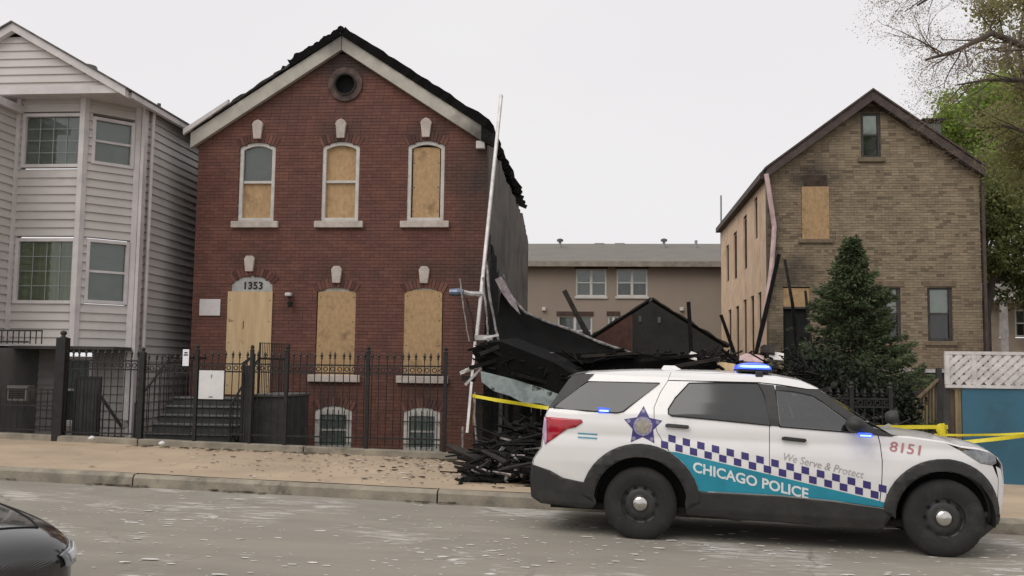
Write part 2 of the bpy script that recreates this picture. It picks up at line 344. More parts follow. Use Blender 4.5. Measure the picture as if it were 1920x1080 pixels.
# ---------------------------------------------------------------- ground, street, kerb, sidewalk
def gz(x): return -0.015*max(-15, min(12, x))
def yk(x): return 13.0-0.08*(x+4.5)            # kerb line
def yf(x): return 16.95-0.08*(x+6.5)           # lot line (iron fence)
def sheet(name, xs, rows, m, kind='structure'):
    b = MB()
    n = len(rows)
    vs = [(x, ry(x), rz(x)) for x in xs for (ry, rz) in rows]
    b.add(vs, [(i*n+j, (i+1)*n+j, (i+1)*n+j+1, i*n+j+1) for i in range(len(xs)-1) for j in range(n-1)])
    o = b.build(name, m); o['kind'] = kind; return o
def fr(a, b, n): return [a+(b-a)*i/n for i in range(n+1)]
MB().add([(-400, -300, -0.42), (400, -300, -0.42), (400, 500, -0.42), (-400, 500, -0.42)], [(0, 1, 2, 3)]) 
g = MB(); g.add([(-400, -300, -0.42), (400, -300, -0.42), (400, 500, -0.42), (-400, 500, -0.42)], [(0, 1, 2, 3)])
g.build('ground', M_SOIL)['kind'] = 'structure'
XS = [-80, -40, -20]+fr(-15, 12, 54)+[20, 40, 80]
def bumpz(x, y): return 0.012*mnoise.noise(Vector((x*0.4, y*0.7, 3)))
sheet('road', XS, [((lambda x, t=t: -40+(yk(x)+40)*t if t < 0.9 else yk(x)-(1-t)*60), (lambda x, t=t: gz(x)+bumpz(x, t*40)-(0.02 if t > 0.999 else 0))) for t in (0, 0.5, 0.8, 0.9, 0.92, 0.94, 0.96, 0.975, 0.985, 0.995, 1.0)], M_ROAD)
WALKROWS = [((lambda x, t=t: yk(x)+0.17+(yf(x)-yk(x)-0.1)*t), (lambda x, t=t: gz(x)+0.155+0.05*t+0.012*mnoise.noise(Vector((x*0.5, t*5, 9))))) for t in fr(0, 1, 8)]
walk = sheet('sidewalk', XS, WALKROWS, M_WALK)
# kerb stones, each between two joints
kb = MB().box(-80, -20, yk(-30)-0.02+0.02, yk(-30)+0.15, -0.3, gz(-20)+0.10).build('kerb', M_KERB); kb['kind'] = 'structure'
joints = [-20, -15.4, -11.0, -6.62, -2.2, 2.2, 6.6, 11.0, 20]
for a, b in zip(joints[:-1], joints[1:]):
    a += 0.012; b -= 0.012; n_k = 24; h = 0.150+rng.uniform(-0.008, 0.008); n = 24; m = MB()
    pr = lambda x: [(x, yk(x), gz(x)-0.2), (x, yk(x)+0.015+.006*mnoise.noise(Vector((x*3, 1, 1))), gz(x)+h-0.04), (x, yk(x)+0.06, gz(x)+h+.004*mnoise.noise(Vector((x*4, 2, 1)))), (x, yk(x)+0.18, gz(x)+h+0.003), (x, yk(x)+0.18, gz(x)-0.2)]
    secs = [pr(a+(b-a)*i/n) for i in range(n+1)]; vs = [p for s_ in secs for p in s_]
    m.add(vs, [(i*5+j, (i+1)*5+j, (i+1)*5+j+1, i*5+j+1) for i in range(n) for j in range(4)]+[(4, 3, 2, 1, 0), tuple(n*5+j for j in range(5))])
    m.build('kerb_stone', M_KERB, kb)
# low concrete coping that carries the iron fence
m = MB()
for i, (a, b) in enumerate([(-20, -12.6), (-12.58, -8.5), (-8.48, -5.3), (-5.28, -2.45)]):
    m.hexa([(a, yf(a)-0.10, gz(a)-0.4), (b, yf(b)-0.10, gz(b)-0.4), (b, yf(b)+0.14, gz(b)-0.4), (a, yf(a)+0.14, gz(a)-0.4),
            (a, yf(a)-0.09, gz(a)+0.31), (b, yf(b)-0.09, gz(b)+0.31), (b, yf(b)+0.13, gz(b)+0.31), (a, yf(a)+0.13, gz(a)+0.31)])
o = m.build('fence_coping', M_KERB, bevel=0.015); tag(o, 'low concrete coping under the iron fence along the sidewalk', 'coping')
sheet('yard', XS, [((lambda x: yf(x)+0.1), (lambda x: -0.12)), ((lambda x: 70), (lambda x: -0.12))], M_SOIL)

# ---------------------------------------------------------------- red brick house
YR = 21.0
RX0, RX1, RAX = -9.32, -2.62, -6.0
RZE, RZA = 6.86, 9.02                            # brick height at the eaves and under the apex
red = thing('brick_house', 'red brick gabled house with burnt roof, boarded windows and number 1353', 'house', (RX0, YR, -0.12))
def red_lr(z):
    if z <= RZE: return (RX0, RX1)
    t = (z-RZE)/(RZA-RZE)
    if t >= 0.97: return None
    return (RX0+(RAX-RX0)*t, RX1+(RAX-RX1)*t)
UP = [(-8.33, -7.49), (-6.39, -5.53), (-4.42, -3.58)]
LOW = [(-6.42, -5.53), (-4.42, -3.55)]
red_ops = [dict(x0=a, x1=b, z0=5.07, z1=6.90, rise=0.11) for a, b in UP]
red_ops += [dict(x0=a, x1=b, z0=1.62, z1=3.58, rise=0.11) for a, b in LOW]
red_ops += [dict(x0=-8.42, x1=-7.46, z0=1.25, z1=3.84, rise=0.2)]
red_ops += [dict(x0=a+0.04, x1=b-0.02, z0=-0.05, z1=0.93, rise=0.1) for a, b in LOW]
red_ops += [dict(cx=-5.90, cz=8.22, r=0.36)]
brick_wall(red, YR, red_lr, -0.2, 9.0, red_ops, M_REDBRICK, M_REDMORTAR, 3, 300, keep=lambda x, z: z > 2.2)
# rowlock arches of bricks on edge over the openings
def rowlock(root, o, Y, m, mname='arch_bricks', h=0.20):
    b = MB(); wd = (o['x1']-o['x0'])/2; rise = o['rise']; rad = (wd*wd+rise*rise)/(2*rise); cz = o['z1']-rad; c = (o['x0']+o['x1'])/2; a0 = math.asin(wd/rad)*1.03
    n = int(2*a0*rad/0.075)
    for i in range(n):
        a, e = -a0+2*a0*i/n+0.006/rad, -a0+2*a0*(i+1)/n-0.006/rad
        q = lambda t, r_: (c+r_*math.sin(t), cz+r_*math.cos(t))
        p = [q(a, rad), q(e, rad), q(e, rad+h), q(a, rad+h)]; b.rv = rng.random()
        b.hexa([(x, Y-0.018, z) for x, z in p]+[(x, Y+0.02, z) for x, z in p])
    return b.build(mname, m, root, fix=True)
for o in red_ops[:-1]: rowlock(red, o, YR, M_REDBRICK)
# other walls
b = MB().box(RX0, RX0+0.3, YR+0.3, YR+11.6, -0.2, 6.8).build('side_wall', M_REDMORTAR, red)
# right side wall, weathered and burnt off unevenly along the top
M_SIDEW = mat('sooty_common_brick', (0.155, 0.135, 0.116), 0.9, scale=1.2, c2=(0.075, 0.067, 0.06), bump=0.6, bscale=20, grime=(0.04, 0.037, 0.034), gscale=0.35, glo=0.56, ghi=0.72)
m = MB(); n = 70
prev = None
for i in range(n):
    ya, yb = YR+0.3+11.6*i/n, YR+0.3+11.6*(i+1)/n
    t = 7.02-0.006*i+0.16*mnoise.noise(Vector((i*0.23, 1, 1)))+rng.uniform(-0.05, 0.05)-(0.5 if i > 58 else 0)*((i-58)/12)
    m.box(RX1-0.3, RX1, ya, yb, -0.2, t)
m.build('side_wall', M_SIDEW, red)
box('rear_wall', M_REDMORTAR, red, RX0+0.3, RX1-0.3, YR+11.6, YR+11.9, -0.2, 6.5)
box('floor', M_DARK, red, RX0+0.3, RX1-0.3, YR+0.32, YR+9.6, 4.2, 4.4)
# roof slopes, burnt and ragged
def slope_slab(x0, z0, x1, z1, ya, yb, th, m, name, root, ragged=0.06, seed=0, nx=26, ny=20):
    r = random.Random(seed); d = Vector((x1-x0, 0, z1-z0)); nrm = Vector((-d.z, 0, d.x)).normalized()
    if nrm.z < 0: nrm = -nrm
    top = []; bot = []
    for i in range(nx+1):
        for j in range(ny+1):
            u = i/nx; p = Vector((x0+(x1-x0)*u, ya+(yb-ya)*j/ny, z0+(z1-z0)*u))
            k = ragged*mnoise.noise(Vector((u*9+seed, j*0.8, seed)))
            if j == 0: p.y += abs(ragged*1.4*mnoise.noise(Vector((u*15, seed, 2))))
            if i == 0 or i == nx: p += d.normalized()*ragged*2*mnoise.noise(Vector((j*1.7, seed, 5)))
            top.append(p+nrm*(th+k*0.8+r.uniform(-0.2, 0.2)*ragged)); bot.append(p)
    N = len(top); b = MB(); f = []; s_ = ny+1
    for i in range(nx):
        for j in range(ny):
            f.append((i*s_+j, (i+1)*s_+j, (i+1)*s_+j+1, i*s_+j+1)); f.append((N+i*s_+j, N+i*s_+j+1, N+(i+1)*s_+j+1, N+(i+1)*s_+j))
    for i in range(nx): f += [(i*s_, N+i*s_, N+(i+1)*s_, (i+1)*s_), (i*s_+ny, (i+1)*s_+ny, N+(i+1)*s_+ny, N+i*s_+ny)]
    for j in range(ny): f += [(j, j+1, N+j+1, N+j), (nx*s_+j, N+nx*s_+j, N+nx*s_+j+1, nx*s_+j+1)]
    b.add(top+bot, f); return b.build(name, m, root, fix=True)
YO = YR-0.22                                     # front overhang
slope_slab(-9.52, 7.09, -7.15, 8.62, YO, YR+8.5, 0.05, M_SHINGLE, 'roof_slope', red, 0.05, 1)
slope_slab(-7.62, 8.29, -6.9, 8.76, YO+.03, YR+8.1, 0.09, M_TAR, 'roof_slope', red, 0.08, 8, 10, 14)
slope_slab(-7.12, 8.61, -5.98, 9.33, YO, YR+8.2, 0.17, M_TAR, 'roof_slope', red, 0.08, 2)
MB().tube([(-5.99+.03*mnoise.noise(Vector((i*.5, 0, 0))), YO-.02+i*.42, 9.45+.02*mnoise.noise(Vector((i*.7, 4, 0)))) for i in range(20)], [.075+.02*mnoise.noise(Vector((i*.9, 2, 2))) for i in range(20)], 7).build('ridge_cap', M_TAR, red)
slope_slab(-2.66, 7.15, -6.00, 9.33, YO, YR+8.6, 0.20, M_TAR, 'roof_slope', red, 0.06, 3)
# barge boards
def barge(x0, zt0, x1, zt1, h0, h1, name='barge_board', mt=M_FASCIA, y0=YR-0.16, y1=YR-0.03):
    return MB().hexa([(x0, y0, zt0-h0), (x1, y0, zt1-h1), (x1, y1, zt1-h1), (x0, y1, zt0-h0), (x0, y0, zt0), (x1, y0, zt1), (x1, y1, zt1), (x0, y1, zt0)]).build(name, mt, red, bevel=0.01)
barge(-9.46, 7.10, -5.985, 9.325, 0.36, 0.34)
barge(-5.975, 9.325, -2.72, 7.20, 0.34, 0.36)
barge(-9.60, 7.17, -8.55, 7.85, 0.14, 0.10, 'gutter_board', M_TRIM, YR-0.26, YR-0.165)
b = MB().prism([(-2.74, YR-0.17, 7.2), (-2.48, YR-0.17, 7.0), (-2.48, YR-0.17, 6.72), (-2.74, YR-0.17, 6.86)], (0, 0.16, 0)).build('scorched_board_end', M_CHAR, red, fix=True)
MB().box(-2.86, -2.66, YR-0.14, YR-0.02, 6.68, 6.86).build('cornice_return', M_WHITE, red, bevel=0.02)
# burnt rafter tails along the right eave
for i in range(18):
    y = YR+0.5+i*0.6; l = rng.uniform(0.0, 0.07)
    MB().beam((-3.2, y, 7.46), (-2.62+l, y, 7.10-l*0.4+rng.uniform(-.02, .14)), 0.07, 0.13).build('rafter', M_CHAR, red)
# round gable vent
def ringpts(cx, cz, r_, Y, n=28): return [(cx+r_*math.cos(2*math.pi*i/n), Y, cz+r_*math.sin(2*math.pi*i/n)) for i in range(n)]
v = MB().ring(ringpts(-5.90, 8.22, 0.40, YR-0.05), ringpts(-5.90, 8.22, 0.255, YR-0.05), (0, 0.16, 0)).build('gable_vent', mat('sooty_trim', (0.10, 0.065, 0.055), 0.8, scale=5, var=0.3), red, fix=True, bevel=0.012)
MB().ring(ringpts(-5.90, 8.22, 0.262, YR-0.075), ringpts(-5.90, 8.22, 0.222, YR-0.075), (0, 0.1, 0)).build('vent_rim', M_CHAR2, v, fix=True)
MB().prism(ringpts(-5.90, 8.22, 0.4, YR+0.14), (0, 0.02, 0)).build('vent_opening', M_DARK, v)

def inset(x0, x1, z0, z1, rise, k): return (x0+k, x1-k, z0+k, z1-k, max(0.02, rise*0.85))
def sash_window(root, x0, x1, z0, z1, rise, Y, style, fw=0.085, mf=M_WHITE):
    "frame, meeting rail, panes or boards set in an opening"
    dy = 0.05
    o = MB().ring(arch_pts(x0, x1, z0, z1, rise, Y+dy-0.03), arch_pts(*inset(x0, x1, z0, z1, rise, fw), Y+dy-0.03), (0, 0.12, 0)).build('window', mf, root, fix=True, bevel=0.006)
    a0, a1, c0, c1, _ = inset(x0, x1, z0, z1, rise, fw)
    zm = (c0+c1)/2
    if style in ('half', 'boards'):
        MB().box(a0, a1, Y+dy+0.0, Y+dy+0.05, zm-0.03, zm+0.03).build('meeting_rail', mf, o, bevel=0.004)
        MB().box(a0+0.0, a1, Y+dy+0.055, Y+dy+0.075, c0, zm).build('plywood_board', M_OSB, o)
        if style == 'half':
            MB().prism(arch_pts(a0, a1, zm, c1, rise*0.8, Y+dy+0.03), (0, 0.006, 0)).build('pane', M_GLASS, o, fix=True)
            MB().box(a0-0.03, a1+0.03, Y+dy+0.12, Y+dy+0.13, zm-0.1, c1+0.05).build('blind', M_CURT, o)
        else:
            MB().prism(arch_pts(a0, a1, zm, c1, rise*0.8, Y+dy+0.055), (0, 0.02, 0)).build('plywood_board', M_OSB, o, fix=True)
    elif style == 'full':
        MB().prism(arch_pts(a0+0.03, a1-0.03, c0+0.01, c1-0.05, 0.02, Y+dy+0.02), (0, 0.02, 0)).build('plywood_board', M_OSB, o, fix=True)
        MB().box(a0, a1, Y+dy+0.05, Y+dy+0.06, c0, c1+0.05).build('backing', M_DARK, o)
        for k in range(6):
            MB().tube([(a0+0.06+(k % 2)*(a1-a0-0.12), Y+dy+0.012, c0+0.15+(k//2)*0.55), (a0+0.06+(k % 2)*(a1-a0-0.12), Y+dy+0.022, c0+0.15+(k//2)*0.55)], 0.012, 6).build('screw', M_IRON, o)
    return o
def sill(root, x0, x1, zt, Y, h=0.15, mt=M_STONE, name='window_sill'):
    return MB().box(x0, x1, Y-0.09, Y+0.06, zt-h, zt).build(name, mt, root, bevel=0.012)
def keystone(root, cx, z0, z1, Y, pointed):
    wd = 0.115; h = z1-z0
    if pointed: pl = [(-wd*0.75, 0), (wd*0.75, 0), (wd*1.0, h*0.62), (wd*1.15, h*0.75), (wd*0.7, h*0.92), (0, h*1.0), (-wd*0.7, h*0.92), (-wd*1.15, h*0.75), (-wd*1.0, h*0.62)]
    else: pl = [(-wd*0.75, 0), (wd*0.75, 0), (wd*1.05, h*0.8), (wd*0.6, h), (-wd*0.6, h), (-wd*1.05, h*0.8)]
    return MB().prism([(cx+x, Y-0.075, z0+z) for x, z in pl], (0, 0.1, 0)).build('keystone', M_STONE, root, fix=True, bevel=0.012)
for (a, b), st in zip(UP, ('half', 'boards', 'full')):
    sash_window(red, a, b, 5.07, 6.90, 0.11, YR, st)
    sill(red, a-0.13, b+0.13, 5.07, YR)
    keystone(red, (a+b)/2-0.01, 6.97, 7.42, YR, True)
M_SHADE0 = mat('basement_blind', (0.74, 0.77, 0.75), 0.8, var=0.08)
M_HOOD = mat('lintel_paint', (0.50, 0.46, 0.38), 0.8, scale=5, var=0.15)
for i, (a, b) in enumerate(LOW):
    o = MB().prism(arch_pts(a+0.01, b-0.01, 1.62, 3.50, 0.02, YR+0.0), (0, 0.025, 0)).build('boarded_window', M_OSB, red, fix=True); o.rotation_euler = (0, R(.25-.5*i), 0)
    ap = arch_pts(a, b, 3.40, 3.60, 0.11, YR+0.03); MB().prism(ap, (0, 0.06, 0)).build('window_head', M_HOOD, o, fix=True)
    for k in range(8):
        x = a+0.07+(k % 2)*(b-a-0.14); z = 1.72+(k//2)*0.55
        MB().tube([(x, YR-0.006, z), (x, YR+0.002, z)], 0.011, 6).build('screw', M_IRON, o)
    sill(red, a-0.14, b+0.15, 1.62, YR, 0.16)
    keystone(red, (a+b)/2, 3.67, 4.05, YR, False)
    # barred basement window
    w0, w1 = a+0.04, b-0.02
    o = MB().ring(arch_pts(w0, w1, -0.05, 0.93, 0.10, YR+0.0), arch_pts(w0+0.12, w1-0.12, 0.06, 0.74, 0.012, YR+0.0), (0, 0.12, 0)).build('basement_window', M_WHITE, red, fix=True, bevel=0.006)
    box('pane', M_GLASS, o, w0+0.11, w1-0.11, YR+0.07, YR+0.075, 0.05, 0.75)
    box('blind', M_SHADE0, o, w0+0.11, w1-0.11, YR+0.085, YR+0.09, 0.02, 0.78)
    box('meeting_rail', M_WHITE, o, w0+0.12, w1-0.12, YR+0.04, YR+0.09, 0.38, 0.42)
    for k in range(5):
        x = w0+0.16+(w1-w0-0.32)*k/4
        MB().tube([(x, YR-0.05, -0.04), (x, YR-0.05, 0.86)], 0.011, 6).build('window_bar', M_IRON, o)
    for z in (0.13, 0.62): MB().tube([(w0, YR-0.05, z), (w1, YR-0.05, z)], 0.011, 6).build('window_bar', M_IRON, o)
    for z in (0.13, 0.62):
        for x in (w0+0.02, w1-0.02): MB().tube([(x, YR-0.05, z), (x, YR+0.01, z)], 0.011, 6).build('bar_bracket', M_IRON, o)
# door, boarded up, number over it
d = MB().box(-8.48, -7.44, YR-0.035, YR-0.012, 1.15, 3.47).build('boarded_door', M_PLY, red)
for k in range(10):
    x = -8.42+(k % 2)*0.92; z = 1.35+(k//2)*0.48
    MB().tube([(x, YR-0.04, z), (x, YR-0.03, z)], 0.012, 6).build('screw', M_IRON, d)
MB().box(-8.10, -8.085, YR-0.04, YR-0.034, 2.62, 2.80).build('latch_slot', M_DARK, d)
tr_ = MB().prism(arch_pts(-8.42, -7.46, 3.42, 3.84, 0.2, YR+0.02), (0, 0.05, 0)).build('transom', mat('transom_paint', (0.42, 0.42, 0.40), 0.7, scale=4, var=0.12), red, fix=True)
keystone(red, -8.0, 3.92, 4.28, YR, False)
def text_mesh(body, size, extr=0.004, align='CENTER', shear=0.0, space=1.0, bold=0.0):
    cu = bpy.data.curves.new('lettering', 'FONT'); cu.body = body; cu.size = size; cu.extrude = extr; cu.align_x = align; cu.align_y = 'CENTER'; cu.shear = shear; cu.space_character = space; cu.resolution_u = 3; cu.offset = bold
    ob = bpy.data.objects.new('tmp', cu); col.objects.link(ob)
    dg = bpy.context.evaluated_depsgraph_get(); me = bpy.data.meshes.new_from_object(ob.evaluated_get(dg))
    bpy.data.objects.remove(ob); bpy.data.curves.remove(cu); return me
def flat_text(body, size, loc, m, parent, **k):
    "lettering standing upright on a wall facing the street"
    me = text_mesh(body, size, **k); me.transform(Matrix.Rotation(math.pi/2, 4, 'X')); me.materials.clear(); me.materials.append(m)
    o = bpy.data.objects.new('lettering', me); col.objects.link(o); o.parent = parent
    o.location = Vector(loc)-ROOT[parent.name]; ROOT[o.name] = ROOT[parent.name]; return o
cu_ = flat_text('1353', 0.23, (-7.92, YR+0.012, 3.60), M_IRON, tr_, space=1.05, bold=.006)
box('wall_plate', M_TRIM, red, *[P(375, 576, YR).x, P(414, 576, YR).x], YR-0.04, YR-0.01, P(390, 592, YR).z, P(390, 561, YR).z, bevel=0.008)
o = MB().box(-7.12, -6.98, YR-0.16, YR-0.01, 3.36, 3.44).build('wall_lamp', M_TRIM, red, bevel=0.02)
MB().lathe([(0.0, -0.1), (0.045, -0.1), (0.065, 0.0), (0.0, 0.03)], 12, 'z', (-7.0, YR-0.12, 3.22)).build('lamp_head', M_IRON, o)
MB().beam((-7.05, YR-0.06, 3.4), (-7.0, YR-0.12, 3.24), 0.02, 0.02).build('lamp_arm', M_IRON, o)

# entrance stair of the red house
st = thing('entrance_stair', 'dark concrete steps rising to the boarded door of the red house', 'stair', (-8.0, 18.5, -0.12))
sx0, sx1 = -8.85, -7.05
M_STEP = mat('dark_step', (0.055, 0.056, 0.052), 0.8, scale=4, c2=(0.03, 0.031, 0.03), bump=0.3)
M_NOSE = mat('pale_tread', (0.13, 0.132, 0.125), 0.8, scale=6, c2=(0.07, 0.072, 0.07))  # treads and wall cap, paler than the step faces
for i in range(6):
    za = -0.12; zt = 0.28+i*0.165; y = 17.75+i*0.27
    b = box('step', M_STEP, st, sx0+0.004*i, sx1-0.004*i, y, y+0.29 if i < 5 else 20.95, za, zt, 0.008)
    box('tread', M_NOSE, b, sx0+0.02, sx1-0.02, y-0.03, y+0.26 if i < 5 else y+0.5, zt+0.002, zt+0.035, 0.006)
box('landing', M_STEP, st, -7.04, -6.86, 19.2, 20.95, -0.12, 1.1, 0.008)
for x in (sx0-0.05, sx1+0.03):
    o = MB().tube([(x, 17.7, 0.05), (x, 17.7, 1.05), (x, 19.1, 1.95), (x, 20.9, 1.95)], 0.022, 8).build('handrail', M_IRON, st)
    for k in range(14):
        y = 17.82+k*0.21; zt = 1.05+(min(y, 19.1)-17.7)/1.4*0.9
        MB().tube([(x, y, max(0.1, zt-1.0)), (x, y, zt)], 0.010, 6).build('baluster', M_IRON, o)
# dense barred guard at the head of the stair
gd = thing('porch_guard', 'iron guard of closely set bars before the boarded door', 'railing', (-6.9, 19.15, 1.1))
g0, g1 = P(486, 690, 19.15).x, P(541, 690, 19.15).x
o = MB().tube([(g0, 19.15, 1.1), (g0, 19.15, 2.27), (g1, 19.15, 2.25), (g1, 19.15, 0.0)], 0.02, 8).build('guard_frame', M_IRON, gd)
for k in range(17):
    x = g0+(g1-g0)*(k+0.5)/17
    MB().tube([(x, 19.15, 1.14), (x, 19.15, 2.26)], 0.008, 6).build('guard_bar', M_IRON, gd)
MB().beam((g0, 19.15, 1.15), (g1, 19.15, 1.15), 0.03, 0.03).build('guard_rail', M_IRON, gd)
# ---------------------------------------------------------------- grey clapboard house on the left
gray = thing('clapboard_house', 'pale grey clapboard house with angled bay window and gabled roof', 'house', (-12.4, 19.5, -0.12))
def clap(root, p0, p1, z0, z1, ops=(), h=0.178, lim=None, mt=M_SIDING, name='clapboard', back=True, e0=0.0, e1=0.0):
    p0, p1 = Vector((*p0, 0)), Vector((*p1, 0)); d = p1-p0; L = d.length; d.normalize(); n = Vector((d.y, -d.x, 0))
    bk = MB()
    k = 0; z = z0
    while z < z1-0.01:
        zt = min(z+h, z1); zm = (z+zt)/2
        lo, hi = lim(zm) if lim else (0, L)
        if hi-lo > 0.05:
            for a, b in intervals(lo, hi, ops, zm):
                A, B = p0+d*a, p0+d*b; m = MB(); s_ = rng.uniform(-0.004, 0.006); up = Vector((0, 0, 1))
                f = lambda q, off, zz: q+n*off+up*zz
                m.hexa([f(A, 0.036+s_, z), f(B, 0.036+s_, z), f(B, -0.01, z), f(A, -0.01, z), f(A, 0.002, zt+0.004), f(B, 0.002, zt+0.004), f(B, -0.01, zt+0.004), f(A, -0.01, zt+0.004)])
                m.build(name, mt, root)
                bk.hexa([f(A, -0.012, z), f(B, -0.012, z), f(B, -0.15, z), f(A, -0.15, z), f(A, -0.012, zt), f(B, -0.012, zt), f(B, -0.15, zt), f(A, -0.15, zt)])
        z = zt
    return bk.build('wall', mt, root) if back else None
def facet_window(root, p0, p1, u0, u1, z0, z1, style, mc):
    "framed vinyl window on a wall facet"
    p0, p1 = Vector((*p0, 0)), Vector((*p1, 0)); d = (p1-p0).normalized(); n = Vector((d.y, -d.x, 0))
    def bx(name, a, b, za, zb, o0, o1, mt, par):
        q = lambda u, o, z: p0+d*u+n*o+Vector((0, 0, z))
        return MB().hexa([q(a, o1, za), q(b, o1, za), q(b, o0, za), q(a, o0, za), q(a, o1, zb), q(b, o1, zb), q(b, o0, zb), q(a, o0, zb)]).build(name, mt, par)
    q = lambda u, o, z: p0+d*u+n*o+Vector((0, 0, z))
    fw = 0.07
    rect = lambda k: [q(u0+k, 0.05, z0+k), q(u1-k, 0.05, z0+k), q(u1-k, 0.05, z1-k), q(u0+k, 0.05, z1-k)]
    o = MB().ring(rect(0), rect(fw), -n*0.14).build('window', M_TRIM, root, fix=True, bevel=0.005)
    bx('pane', u0+fw, u1-fw, z0+fw, z1-fw, -0.03, -0.024, M_GLASS, o)
    bx('curtain', u0+fw-0.02, u1-fw+0.02, z0+fw-0.02, z1-fw+0.02, -0.10, -0.09, mc, o)
    if style == 'hung':
        zm = (z0+z1)/2; bx('meeting_rail', u0+fw, u1-fw, zm-0.025, zm+0.025, -0.05, 0.01, M_TRIM, o)
        bx('shade', u0+fw, u1-fw, zm, z1-fw, -0.075, -0.07, M_CURT, o)
    else:
        for i in range(1, 4):
            u = u0+fw+(u1-u0-2*fw)*i/4; bx('muntin', u-0.006, u+0.006, z0+fw, z1-fw, -0.022, -0.012, M_CURT, o)
        for i in range(1, 4):
            z = z0+fw+(z1-z0-2*fw)*i/4; bx('muntin', u0+fw, u1-fw, z-0.006, z+0.006, -0.0225, -0.0125, M_CURT, o)
    return o
GX = -10.10; BL, BR, BC = (-12.46, 19.1), (-11.02, 19.1), (-10.20, 19.95)
ZB, ZT = 2.16, 7.42
def U(p0, p1, px, py):
    "where a photo pixel falls along a wall facet: distance along it and height"
    p0, p1 = Vector((*p0, 0)), Vector((*p1, 0)); d = (p1-p0).normalized(); n = Vector((d.y, -d.x, 0))
    c = Vector((0, 0, CAM_H)); ray = _f + _r2*((px-960)/FPX) - _u2*((py-540)/FPX)
    t = (p0-c).dot(n)/ray.dot(n); q = c+ray*t; return (q-p0).dot(d), q.z
def opn(p0, p1, ax, ay, bx_, by):
    u0, z1 = U(p0, p1, ax, ay); u1, z0 = U(p0, p1, bx_, by); return dict(x0=u0, x1=u1, z0=z0, z1=z1)
fo = [opn(BL, BR, 46, 214, 153, 314), opn(BL, BR, 32, 447, 139, 570)]
so_ = [opn(BR, BC, 174, 218, 249, 318), opn(BR, BC, 161, 447, 237, 572)]
for o in so_: o['x0'] = max(o['x0'], 0.16)
clap(gray, BL, BR, ZB, ZT, fo); clap(gray, BR, BC, ZB, ZT, so_)
facet_window(gray, BL, BR, fo[0]['x0'], fo[0]['x1'], fo[0]['z0'], fo[0]['z1'], 'grid', M_GW)
facet_window(gray, BL, BR, fo[1]['x0'], fo[1]['x1'], fo[1]['z0'], fo[1]['z1'], 'grid', M_CURTG)
for o in so_: facet_window(gray, BR, BC, o['x0'], o['x1'], o['z0'], o['z1'], 'hung', M_GW)
clap(gray, (-10.20, 19.97), (GX, 19.97), ZB, ZT)
clap(gray, (GX, 19.97), (GX, 30), -0.1, ZT)
# corner posts and downspout
MB().prism([(-11.09, 19.03, ZB), (-10.98, 19.03, ZB), (-10.93, 19.13, ZB), (-11.03, 19.14, ZB)], (0, 0, ZT-ZB)).build('corner_board', M_TRIM, gray, fix=True)
MB().box(-10.27, -10.13, 19.84, 19.93, 0.6, ZT).build('corner_board', M_TRIM, gray)
MB().box(-10.10, -10.03, 19.80, 19.96, -0.1, ZT).build('corner_board', M_TRIM, gray)
MB().tube([(-9.98, 20.12, 7.45), (-9.99, 20.1, 7.2), (-9.99, 20.1, 0.1)], 0.04, 8).build('downspout', M_TRIM, gray)
MB().box(-12.5, -12.42, 19.0, 19.08, ZB, ZT).build('corner_board', M_TRIM, gray)
# projecting wing on the far left
WX = -12.52
clap(gray, (-15.2, 17.7), (WX, 17.7), ZB, 7.1); clap(gray, (WX, 17.7), (WX, 19.08), ZB, 7.1)
MB().hexa([(-15.4, 17.35, 7.1), (WX+0.14, 17.35, 7.1), (WX+0.14, 19.2, 7.1), (-15.4, 19.2, 7.1), (-15.4, 17.35, 7.26), (WX+0.14, 17.35, 7.26), (WX+0.14, 19.2, 7.26), (-15.4, 19.2, 7.26)]).build('wing_soffit', M_TRIM, gray)
# gable
GY = 18.62; AX, AZ = -12.42, 8.92; EX, EZ = -9.92, 7.50; sl_ = (AZ-EZ)/(EX-AX)
def glim(z):
    hw = (AZ-0.10-z)/sl_; return (AX-hw+20, AX+hw+20)
clap(gray, (-20, GY+0.1), (-5, GY+0.1), 7.5, 8.66, h=0.172, lim=lambda z: (lambda a: (max(a[0], 20-14.9-0), a[1]))((glim(z)[0], glim(z)[1])))
MB().box(-14.95, EX-0.02, GY, GY+0.16, 7.40, 7.56).build('gable_fascia', M_TRIM, gray)
MB().box(-14.9, EX-0.02, GY+0.16, 20.05, 7.42, 7.45).build('bay_soffit', M_TRIM, gray)
for s_ in (1, -1):
    x1 = AX+s_*(EX-AX+0.06)
    b = MB(); dz = -0.035
    b.hexa([(AX, GY-0.06, AZ-0.17), (x1, GY-0.06, EZ-0.19), (x1, GY+0.08, EZ-0.19), (AX, GY+0.08, AZ-0.17), (AX, GY-0.06, AZ), (x1, GY-0.06, EZ-0.02), (x1, GY+0.08, EZ-0.02), (AX, GY+0.08, AZ)])
    b.build('rake_board', M_TRIM, gray, fix=True)
    x2 = AX+s_*(EX-AX+0.10)
    MB().hexa([(AX, GY-0.1, AZ+0.005), (x2, GY-0.1, EZ-0.035), (x2, 30.1, EZ-0.035), (AX, 30.1, AZ+0.005), (AX, GY-0.1, AZ+0.04), (x2, GY-0.1, EZ-0.0), (x2, 30.1, EZ-0.0), (AX, 30.1, AZ+0.04)]).build('roof_slope', mat('grey_shingle', (0.13, 0.12, 0.115), 0.9, scale=6, var=0.25, bump=0.5), gray, fix=True)
MB().box(-9.94, -9.84, GY+0.2, 30, 7.34, 7.47).build('gutter', M_TRIM, gray, bevel=0.01)
